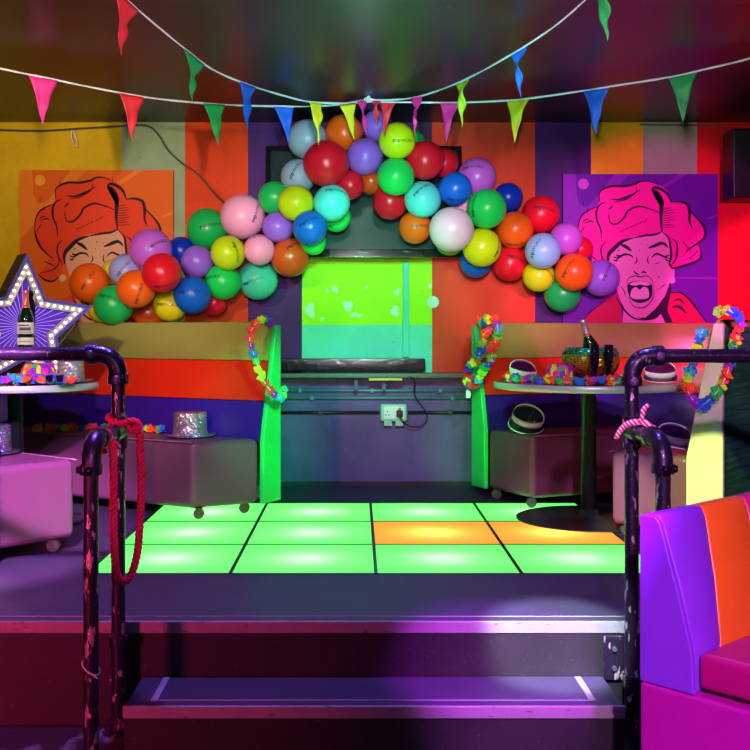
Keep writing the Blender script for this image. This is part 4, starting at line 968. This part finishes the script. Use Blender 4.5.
RBW = .155; rnd = random.Random(4); q = MB(); q2 = MB()
rows = 17; cz = .118
def bpt(th, ph, r): return Vector((r*math.sin(th)*math.cos(ph), r*math.sin(th)*math.sin(ph), cz-r*.84*math.cos(th)))
th0, th1 = .50, 2.12
for i in range(rows):
    t0 = th0+(th1-th0)*i/rows; t1 = th0+(th1-th0)*(i+1)/rows; n = max(20, int(46*math.sin((t0+t1)/2)))
    for k in range(n):
        a0, a1 = 2*PI*(k+.04)/n, 2*PI*(k+.96)/n; e = (t1-t0)*.05
        jt = [rnd.uniform(-.0042, .0042) for _ in range(3)]
        V = [bpt(t0+e, a0, RBW+jt[0]), bpt(t0+e, a1, RBW-jt[0]+jt[1]), bpt(t1-e, a1, RBW+jt[1]), bpt(t1-e, a0, RBW+jt[0]+jt[2])]
        q.add(V, [(0, 1, 2, 3)])
q.build('mirror_tiles', M['mirror'], bowl, world=False)
V, F = latheg([(.0001, .0), (.09, .0), (.092, .006)]+[((RBW-.004)*math.sin(t_), cz-(RBW-.004)*.84*math.cos(t_)) for t_ in [th0+(th1-th0)*i/20 for i in range(21)]]+[((RBW-.009)*math.sin(t_), cz-(RBW-.009)*.84*math.cos(t_)) for t_ in [th1-(th1-th0)*i/20 for i in range(21)]]+[(.0001, .014)], 48)
q2.add(V, F, 0, True); q2.build('bowl_body', M['blk'], bowl, world=False)
bottle('champagne bottle with pink foil leaning out of the mirror bowl', (bp.x+.045, 5.80, TZ+.035), (R_(4), R_(-17), 0), M['foil'])
M['flute'] = mat('black_flute_plastic', srgb(24, 8, 44), .07, coat=.9)
def flute(label, px, d):
    x = at(px, 0, d).x; t = thing('champagne_flute', label, 'glass', (x, d, TZ), group='black champagne flutes on the right table')
    q = MB(); V, F = latheg([(.0035, .006), (.0035, .052), (.010, .062), (.020, .088), (.0255, .125), (.0262, .165), (.0245, .205), (.0235, .205), (.0250, .165), (.0243, .125), (.0185, .09), (.0001, .068)], 28); q.add(V, F, 0, True); q.build('cup', M['flute'], t, world=False)
    q = MB(); V, F = latheg([(.029, .0), (.029, .002), (.006, .006), (.0036, .012)], 28); q.add(V, F, 0, True); q.build('foot', M['flute'], t, world=False)
flute('left of the two black champagne flutes in front of the mirror bowl', 594.4, 5.56)
flute('right of the two black champagne flutes in front of the mirror bowl', 608.6, 5.56)

# star light box
sc_ = at(25, 326, 5.66); RS_, rs_ = .392, .188
star = thing('star_light_box', 'light-up star bottle presenter on the left table, glowing purple with bulbs', 'light box', (sc_.x, 5.66, TZ))
ang = R_(34)
def SP(x, z, y):   # local star plane -> world (y: depth back from the face)
    return Vector((sc_.x+x*math.cos(ang)-y*math.sin(ang), 5.66+x*math.sin(ang)+y*math.cos(ang), sc_.z+z))
def starpts(k, rot=R_(1.5)):
    out = []
    for i in range(10):
        r = RS_*k if i % 2 == 0 else rs_*k; a = PI/2-rot+i*PI/5
        out.append((r*math.cos(a), r*math.sin(a)))
    return out
def inset(off):
    pts = starpts(1); n = 10; out = []
    for i in range(n):
        a, b, c = Vector(pts[i-1]), Vector(pts[i]), Vector(pts[(i+1) % n]); d1 = (b-a).normalized(); d2 = (c-b).normalized()
        n1 = Vector((-d1.y, d1.x)); n2 = Vector((-d2.y, d2.x)); nn = (n1+n2); nn = nn/nn.length_squared*2
        out.append(tuple(b+nn*off))
    return out
M['starside'] = chips(mat('star_side_black', srgb(30, 24, 30), .4), (.2, .12, .14), 90, .62, .7)
M['starframe'] = mat('star_frame_blue', srgb(84, 76, 190), .35); M['starchan'] = mat('star_channel_silver', srgb(226, 216, 226), .3, .5, bump=.5, bscale=90)
M['starpanel'] = mat('star_panel_purple', srgb(70, 40, 150), .18, coat=.5, emis=(.16, .06, .7, 1), estr=.35)
lumi('starray', (.42, .2, 1), 1.6); lumi('bulb', (1, .85, .5), 5)
def ring(o_in, o_out, y0, y1, m, nm):
    A, B = inset(o_in), inset(o_out); q = MB(); V = [SP(a, b, y0) for a, b in A]+[SP(a, b, y0) for a, b in B]+[SP(a, b, y1) for a, b in A]+[SP(a, b, y1) for a, b in B]; F = []
    for i in range(10):
        j = (i+1) % 10; F += [(i, j, 10+j, 10+i), (20+i, 30+i, 30+j, 20+j), (i, 20+i, 20+j, j), (10+i, 10+j, 30+j, 30+i)]
    q.add(V, F); return q.build(nm, m, star)
TK = .18
ring(0, .004, .002, TK, M['starside'], 'side_wall'); ring(0, .016, 0, .012, M['starframe'], 'face_frame'); ring(.0165, .046, .012, .020, M['starchan'], 'bulb_channel'); chan = star.children[-1]; ring(.046, .051, .002, .024, M['starchan'], 'inner_lip')
P10 = inset(.051); q = MB(); V = [SP(a, b, .03) for a, b in P10]+[SP(0, 0, .03)]; q.add(V, [(i, (i+1) % 10, 10) for i in range(10)]); q.build('ray_panel', M['starpanel'], star)
q = MB(); V = [SP(a, b, TK-.002) for a, b in inset(.003)]+[SP(0, 0, TK-.002)]; q.add(V, [((i+1) % 10, i, 10) for i in range(10)]); q.build('back_panel', M['starside'], star)
# engraved glowing rays
def edge_hit(a, poly):
    d = Vector((math.cos(a), math.sin(a))); best = 9
    for i in range(10):
        p, s = Vector(poly[i]), Vector(poly[(i+1) % 10])-Vector(poly[i]); den = d.x*s.y-d.y*s.x
        if abs(den) < 1e-9: continue
        t_ = (p.x*s.y-p.y*s.x)/den; u_ = (p.x*d.y-p.y*d.x)/den
        if t_ > 0 and -1e-6 <= u_ <= 1.000001: best = min(best, t_)
    return best
q = MB()
for i in range(40):
    a = 2*PI*i/40+.03; L = edge_hit(a, P10)*.98; d = Vector((math.cos(a), math.sin(a))); nn = Vector((-d.y, d.x)); r0 = .03
    A_ = d*r0; B_ = d*L; w = .0016
    q.add([SP(*(A_-nn*w*.5), .0285), SP(*(B_-nn*w), .0285), SP(*(B_+nn*w), .0285), SP(*(A_+nn*w*.5), .0285)], [(0, 1, 2, 3)])
q.build('light_ray', M['starray'], star)['kind'] = 'stuff'
mid = inset(.031)
bpts = []
for i in range(10):
    a, b = Vector(mid[i]), Vector(mid[(i+1) % 10])
    for k in range(6): bpts.append(a.lerp(b, k/6))
for bpt_ in bpts:
    q = MB(); V, F = latheg([(.0001, -.007), (.005, -.004), (.0065, 0), (.005, .004), (.0001, .006)], 10)
    c = SP(bpt_.x, bpt_.y, .006); q.add([Vector(p_)+c for p_ in V], F, 0, True); q.build('bulb', M['bulb'], chan)
# bottle cradle, shelf and wire handles
def bx(x0, x1, z0, z1, y0, y1): return ([SP(x0, z0, y0), SP(x1, z0, y0), SP(x1, z0, y1), SP(x0, z0, y1), SP(x0, z1, y0), SP(x1, z1, y0), SP(x1, z1, y1), SP(x0, z1, y1)], boxg(0, 1, 0, 1, 0, 1)[1])
q = MB(); q.add(*bx(-.06, .06, -.142, -.130, -.10, .03)); q.build('bottle_shelf', M['blk'], star, bevel=.003)
M['marble'] = chips(mat('marbled_back', srgb(22, 14, 26), .3), (.55, .4, .6), 22, .57, .6, stretch=(1, 1, .5))
q = MB(); q.add(*bx(.0, .058, -.13, .19, .004, .03)); q.build('backrest_strip', M['marble'], star, bevel=.004)
q = MB(); hp = [SP(.215, -.035, .05), SP(.262, .015, .05), SP(.272, .008, .05), SP(.262, -.012, .05), SP(.215, -.075, .05), SP(.2, -.072, .05), SP(.192, -.068, .05)]; V, F = tubeg([SP(.262, .038, .05), SP(.288, .018, .05), SP(.285, .004, .05), SP(.205, -.098, .05), SP(.192, -.096, .05), SP(.176, -.075, .05)], .004, 8); q.add(V, F, 0, True); q.build('carry_handle', M['steel'], star)
bb = SP(-.012, 0, -.055); bottle('green champagne bottle with pink foil standing in the light-up star', (bb.x, bb.y, sc_.z-.1295), (0, 0, R_(10)), M['foilp'])

# ================================================================ RAILINGS
def arcpts(a, c, b, n=8):   # elbow: from a round corner c to b
    return [a*(1-t)**2+c*2*t*(1-t)+b*t*t for t in [i/n for i in range(n+1)]]
def railing(label, side, xd, yd, xa, ya, zt, zl, xr):
    t = thing('handrail', label, 'handrail', (xd, yd, 0)); r = .0242; rf = .0315
    def tb(nm, pts, rad, m='pipe', n=20, lab=None):
        q = MB(); V, F = tubeg(pts, rad, n); q.add(V, F, 0, True); o = q.build(nm, M[m], t); o.modifiers.new('e', 'EDGE_SPLIT').split_angle = R_(60); return o
    D_ = Vector((xd, yd, 0)); A_ = Vector((xa, ya, 0)); Z = lambda p, z: Vector((p.x, p.y, z))
    s = side   # rail leaves towards side*x
    tb('upright_post', [Z(D_, .03), Z(D_, zt-.075)], r, 'pipewear')
    e = .062
    tb('elbow', arcpts(Z(D_, zt-.08), Z(D_, zt), Z(D_, zt)+Vector((s*.08, 0, 0))), rf)
    tb('collar', [Z(D_, zt-.104), Z(D_, zt-.072)], rf+.005); tb('collar', [Z(D_, zt)+Vector((s*.075, 0, 0)), Z(D_, zt)+Vector((s*.108, 0, 0))], rf+.005)
    tb('top_rail', [Z(D_, zt)+Vector((s*.08, 0, 0)), Vector((xr, yd, zt))], r)
    for c_ in (Z(D_, zt-.088), Z(D_, zt)+Vector((s*.09, 0, 0))):
        q = MB(); V, F = tubeg([c_+Vector((0, -.03, 0)), c_+Vector((0, -.041, 0))], .0145, 14); q.add(V, F, 0, True); V, F = tubeg([c_+Vector((0, -.040, 0)), c_+Vector((0, -.044, 0))], [.007, .006], 6); q.add(V, F); q.build('set_screw', M['screw'], t)
    # tee on the tall post and branch to the short post
    tb('tee_fitting', [Z(D_, zl-.055), Z(D_, zl+.055)], rf)
    dr = (A_-D_).normalized()
    tb('tee_fitting', [Z(D_, zl)+dr*.01, Z(D_, zl)+dr*.075], rf); tb('branch_rail', [Z(D_, zl)+dr*.06, Z(A_, zl)-dr*.07], r)
    tb('elbow', arcpts(Z(A_, zl)-dr*.085, Z(A_, zl), Z(A_, zl-.085)), rf); tb('collar', [Z(A_, zl)-dr*.10, Z(A_, zl)-dr*.075], rf+.005); tb('collar', [Z(A_, zl-.108), Z(A_, zl-.078)], rf+.005)
    c_ = Z(A_, zl-.094); q = MB(); V, F = tubeg([c_+Vector((-s*-.0, -.03, 0)), c_+Vector((0, -.041, 0))], .0145, 14); q.add(V, F, 0, True); q.build('set_screw', M['blkg'], t)
    c2 = c_+Vector((s*.033, 0, 0)); q = MB(); V, F = tubeg([c2, c2+Vector((s*.012, 0, 0))], .012, 10); q.add(V, F, 0, True); q.build('set_screw', M['blkg'], t)
    tb('short_post', [Z(A_, .003), Z(A_, zl-.08)], r, 'pipewear')
    tb('base_flange', [Z(A_, .0), Z(A_, .008)], .055, 'pipewear'); tb('base_flange', [Z(A_, .008), Z(A_, .04)], rf, 'pipewear')
    tb('collar', [Z(D_, .30 if s < 0 else .155), Z(D_, .335 if s < 0 else .20)], rf, 'pipewear')
    tb('collar', [Z(D_, .84), Z(D_, .846)], r+.0015)
    tb('base_flange', [Z(D_, .0), Z(D_, .008)], .055, 'pipewear'); tb('base_flange', [Z(D_, .008), Z(D_, .05)], rf, 'pipewear')
    return t
XD, YD = at(118, 0, 3.66).x, 3.665
XA, YA = at(91, 0, 3.37).x, 3.37
zt = at(0, 354, 3.66).z; zl = at(0, 432, 3.66).z
left_rail = railing('black pipe handrail with two posts left of the steps, rope looped on it', -1, XD, YD, XA, YA, zt, zl, -3.2)
XE, YE = at(632, 0, 3.66).x, 3.665; XF, YF = at(663, 0, 3.40).x, 3.40
right_rail = railing('black pipe handrail with two posts right of the steps, candy-striped ribbon tied on it', 1, XE, YE, XF, YF, at(0, 356, 3.66).z, at(0, 432, 3.66).z, 3.2)
# small mounting plates beside the step
def plate(x0, x1, z0, z1, label):
    t = thing('mounting_plate', label, 'mounting plate', ((x0+x1)/2, SY, z0)); q = MB(); q.add(*boxg(x0, x1, SY-.014, SY-.001, z0, z1)); pt = q.build('plate', M['pipewear'], t, bevel=.003)
    for k in (.28, .72):
        zc = z0+(z1-z0)*k; xc = (x0+x1)/2; q = MB(); V, F = tubeg([(xc, SY-.012, zc), (xc, SY-.024, zc)], .009, 6); q.add(V, F); q.build('bolt', M['steel'], pt)
plate(at(110, 0, SY).x, at(121, 0, SY).x, .045, .165, 'bolted metal plate at the foot of the left railing')
plate(X1+.005, X1+.075, .16, .315, 'bolted metal plate on the riser at the foot of the right railing')
# wire tie on the left short post
q = MB(); pts = [Vector((XA+.0275*math.cos(a), YA+.0275*math.sin(a), .318+.02*math.cos(a+3.6))) for a in [2*PI*i/20 for i in range(20)]]
V, F = tubeg(pts, .0028, 6, closed=True); q.add(V, F, 0, True); V, F = tubeg([pts[16], pts[16]+Vector((.02, -.004, -.012))], .0025, 6); q.add(V, F, 0, True)
prop(q.build('wire_tie', M['string']), 'pale wire tied around the lower part of the left short post', 'wire')
# rope
def rope(label, path, r=.0112, tw=.050):
    t = thing('rope', label, 'rope', path[0]); P = spline(path, 26)
    # resample evenly
    L = [0]
    for a, b in zip(P, P[1:]): L.append(L[-1]+(b-a).length)
    n = int(L[-1]/.006); Q = []; k = 1
    for i in range(n+1):
        s = L[-1]*i/n
        while k < len(L)-1 and L[k] < s: k += 1
        f = (s-L[k-1])/max(L[k]-L[k-1], 1e-9); Q.append(P[k-1].lerp(P[k], min(max(f, 0), 1)))
    frames = []; prev = None
    for i, p in enumerate(Q):
        tg = (Q[min(i+1, n)]-Q[max(i-1, 0)]).normalized()
        if prev is None: prev = tg.cross(Vector((0, 1, 0))).normalized() if abs(tg.y) < .9 else tg.cross(Vector((1, 0, 0))).normalized()
        prev = (prev-tg*prev.dot(tg)).normalized(); frames.append((prev, tg.cross(prev)))
    for st_ in range(3):
        pts = []
        for i, p in enumerate(Q):
            a = 2*PI*(i*.006/tw)+st_*2*PI/3; uu, ww = frames[i]; pts.append(p+(uu*math.cos(a)+ww*math.sin(a))*r*.72)
        q = MB(); V, F = tubeg(pts, r*.58, 8); q.add(V, F, 0, True); q.build('strand', M['rope'], t)
def AX(px, py, d): return at(px, py, d)
rp_ = []
# starts behind the tall post, wraps across its front, drops as the right strand, comes back up the left strand and over the branch rail
rp_ = [AX(112, 417, 3.70), AX(109, 417.5, 3.66), AX(113, 421, 3.618), AX(121, 424, 3.615), AX(128, 422, 3.62), AX(135, 424, 3.62), AX(139.5, 432, 3.61), AX(140, 450, 3.60), AX(141.5, 475, 3.59), AX(141, 500, 3.58), AX(139.5, 530, 3.56), AX(137, 555, 3.54), AX(131, 575, 3.52), AX(124, 581.5, 3.50), AX(118, 577, 3.49), AX(115, 562, 3.49),
       AX(113.5, 530, 3.49), AX(113.5, 495, 3.49), AX(113.5, 465, 3.49), AX(112, 445, 3.49), AX(107, 433, 3.49), AX(100, 430.5, 3.48), AX(94.5, 434, 3.50), AX(96, 444, 3.56), AX(104, 452, 3.62)]
rope('thick pink twisted rope looped over the left railing and hanging down', rp_)
rope('short loose end of pink rope knotted round the left tall post', [AX(128, 421, 3.60), AX(134, 420.5, 3.598), AX(139, 424, 3.596), AX(137, 431, 3.594), AX(131, 431, 3.594), AX(129, 426, 3.592)], .009)
# candy striped ribbon
def stripemat():
    m = bpy.data.materials.new('candy_stripe'); m.use_nodes = True; nt = m.node_tree; b = nt.nodes['Principled BSDF']; b.inputs['Roughness'].default_value = .5
    tc = nt.nodes.new('ShaderNodeTexCoord'); mp = nt.nodes.new('ShaderNodeMapping'); mp.inputs['Rotation'].default_value = (0, .7, 0)
    w = nt.nodes.new('ShaderNodeTexWave'); w.inputs['Scale'].default_value = 26; cr = nt.nodes.new('ShaderNodeValToRGB'); cr.color_ramp.interpolation = 'CONSTANT'; cr.color_ramp.elements[0].color = srgb(240, 225, 240); cr.color_ramp.elements[1].position = .5; cr.color_ramp.elements[1].color = srgb(226, 20, 60)
    nt.links.new(tc.outputs['Object'], mp.inputs[0]); nt.links.new(mp.outputs[0], w.inputs['Vector']); nt.links.new(w.outputs['Fac'], cr.inputs[0]); nt.links.new(cr.outputs[0], b.inputs['Base Color']); return m
M['candy'] = stripemat()
rb = thing('candy_ribbon', 'red and white striped ribbon tied on the right railing post', 'ribbon', at(636, 428, 3.62))
def ribbon(nm, pts, w):
    P = spline(pts, 8); V = []; F = []
    for i, p in enumerate(P):
        tg = (P[min(i+1, len(P)-1)]-P[max(i-1, 0)]).normalized(); n = tg.cross(Vector((0, 1, 0))).normalized(); ww = w*(1-.35*abs(2*i/(len(P)-1)-1))
        V += [p-n*ww, p+n*ww+Vector((0, -.004, 0)), p+n*ww+Vector((0, -.002, 0)), p-n*ww+Vector((0, .002, 0))]
    for i in range(len(P)-1):
        for k in range(4): F.append((i*4+k, i*4+(k+1) % 4, (i+1)*4+(k+1) % 4, (i+1)*4+k))
    q = MB(); q.add(V, F, 0, True); q.build(nm, M['candy'], rb)
ribbon('ribbon_band', [at(616, 439, 3.57), at(620, 431, 3.57), at(627, 424.5, 3.60), at(636, 422.5, 3.60), at(645, 423, 3.59), at(650, 426, 3.58), at(656, 429.5, 3.57)], .0125)
ribbon('ribbon_tail', [at(640, 422, 3.59), at(643, 414, 3.585), at(644, 409, 3.585), at(649, 404, 3.58)], .010)
ribbon('ribbon_tail', [at(625, 425, 3.61), at(624, 421, 3.66), at(632, 419, 3.71), at(640, 421, 3.66)], .008)

# ================================================================ LIGHT
def spot(name, loc, tgt, e, col, size, blend=.35, soft=.05):
    return light(name, 'SPOT', loc, e, col, tgt, spot_size=R_(size), spot_blend=blend, shadow_soft_size=soft)
spot('warm_wash_left', (-1.6, 2.6, 2.5), (-1.75, 7.0, 1.65), 300, (1, .80, .42), 48, .6)
spot('violet_left', (-1.1, 2.0, 2.6), (-1.80, 4.85, .6), 1900, (.88, .36, 1), 26, .5)
spot('violet_stage', (-.9, 3.9, 2.6), (-.8, 4.2, .36), 190, (.30, .17, 1), 110, .8)
spot('violet_stage_right', (1.0, 3.85, 2.6), (.7, 4.1, .36), 100, (.28, .2, 1), 90, .8)
spot('rail_fill_left', (-.2, .8, 2.0), (-.85, 3.5, .95), 130, (1, .35, .75), 15, .8)
spot('rail_fill_right', (-.3, 2.6, 2.3), (.98, 3.62, 1.2), 50, (.8, .25, 1), 13, .8)
spot('green_left_end', (.3, 3.3, 1.9), (-.5, 6.05, .92), 520, (.0, 1, .24), 19, .8)
spot('green_right_end', (.2, 3.3, 1.9), (.76, 6.55, .80), 430, (.02, 1, .16), 14, .8)
spot('green_centre', (.1, 3.8, 2.3), (.05, 7.0, 1.6), 330, (.01, 1, .42), 28, .6)
spot('teal_low_centre', (.1, 4.4, 2.0), (.05, 7.0, .7), 90, (.02, .9, .8), 38, .9)
spot('violet_low_centre', (-.2, 3.0, 2.3), (.1, 7.0, .8), 170, (.5, .28, 1), 22, .9)
spot('arch_left', (-.5, 2.2, 2.1), (-1.1, 6.6, 1.95), 270, (.92, .9, 1), 20, .7)
spot('arch_right', (.5, 2.2, 2.1), (1.05, 6.6, 1.95), 270, (.92, .9, 1), 19, .7)
spot('coral_fill', (.5, 3.2, 2.1), (1.0, 7.0, 1.62), 190, (1, .66, .55), 15, .7)  # added fill brightening the coral stripe, no fixture behind it
spot('seat_right', (.4, 2.8, 2.3), (1.33, 5.28, .56), 800, (.92, 1, .62), 7, .5)
spot('front_upper_fill', (0, .2, 1.7), (0, 5.2, 2.85), 330, (1, .95, 1), 52, .9)  # added fill from the camera side, lifts pennants and balloons
spot('ceiling_fill_green', (.2, 3.6, 1.5), (.2, 5.2, 2.79), 220, (.0, 1, .75), 60, .9)  # added uplight standing in for the green wall's reflection in the ceiling
spot('cool_crown', (0, 2.4, 2.2), (.0, 6.6, 2.35), 330, (.8, .92, 1), 24, .7)
spot('magenta_right', (1.7, 2.2, 2.2), (1.95, 7.0, 1.72), 620, (1, .03, .68), 25, .35)
spot('magenta_far_right', (1.9, 2.2, 2.2), (2.75, 7.0, 1.4), 1000, (1, .05, .5), 19, .3)
spot('pennant_fill_left', (.9, 2.4, 2.1), (-.85, 4.5, 2.68), 170, (1, .95, 1), 34, .8)  # added lamp for the visible side of the left pennants
spot('booth_fill_left', (-.3, 2.5, 2.4), (-1.5, 6.4, .95), 190, (.8, .62, 1), 22, .8)  # added fill for the dark back of the left booth
spot('pennant_fill_right', (-.9, 2.4, 2.1), (.95, 4.4, 2.68), 170, (1, .95, 1), 34, .8)  # added lamp for the visible side of the right pennants
spot('warm_right', (.9, 3.0, 2.6), (1.25, 6.9, 1.35), 125, (1, .84, .78), 40, .5)
spot('lime_low_right', (.5, 2.9, 2.3), (1.70, 5.05, .54), 620, (.60, 1, .0), 11, .12, .02)
spot('pink_right_end', (1.2, 2.2, 2.4), (1.75, 5.1, 1.38), 230, (1, .72, .7), 14, .4)
spot('magenta_front', (.6, -.6, 2.5), (1.4, 3.0, .5), 760, (1, .42, 1), 34, .5)
spot('white_pool', (.35, 1.5, 2.6), (.72, 3.80, .26), 2300, (.72, .95, 1), 9.5, .35)
spot('magenta_pool', (.9, 1.6, 2.6), (.50, 3.70, .16), 1300, (.6, .02, 1), 15, .5)
light('front_fill', 'AREA', (0, -.3, 2.4), 10, (.65, .4, 1), (0, 4.5, .9), shape='RECTANGLE', size=3.5, size_y=1.2)
light('red_low_left', 'SPOT', (-2.2, 1.0, .9), 260, (1, .04, .2), (-1.2, 3.7, .1), spot_size=R_(50), spot_blend=.6, shadow_soft_size=.1)
w = bpy.data.worlds.new('World'); bpy.context.scene.world = w; w.use_nodes = True
w.node_tree.nodes['Background'].inputs[0].default_value = (.35, .3, .5, 1); w.node_tree.nodes['Background'].inputs[1].default_value = .06

# ================================================================ CAMERA
cd = bpy.data.cameras.new('camera'); cam = bpy.data.objects.new('camera', cd); C.objects.link(cam)
cam.location = (0, 0, 1.39); cam.rotation_euler = (PI/2, 0, 0)
cd.sensor_width = 36; cd.lens = 36*1054/750; cd.clip_start = .05
cd.shift_x = (375-357)/750; cd.shift_y = (332-375)/750
bpy.context.scene.camera = cam
GR = dict(flower_garland='rainbow flower garlands', sun_visor='sun visors', glitter_hat='glitter hats', trilby_hat='neon trilby hats', bunting='pennant strings', conduit='wall conduits', cable='cables on the back wall',
          pop_art_poster='pop-art posters', booth_sofa='horseshoe booth sofas', pedestal_table='pedestal tables', champagne_bottle='champagne bottles', handrail='pipe handrails', mounting_plate='bolted plates', rope='pink ropes', champagne_flute='black champagne flutes')
for o in bpy.context.scene.objects:
    k = o.name.split('.')[0]
    if o.parent is None and k in GR and 'group' not in o: o['group'] = GR[k]
vs = bpy.context.scene.view_settings; vs.view_transform = 'Standard'; vs.look = 'None'; vs.exposure = 0.0; vs.gamma = 1; vs.use_curve_mapping = False
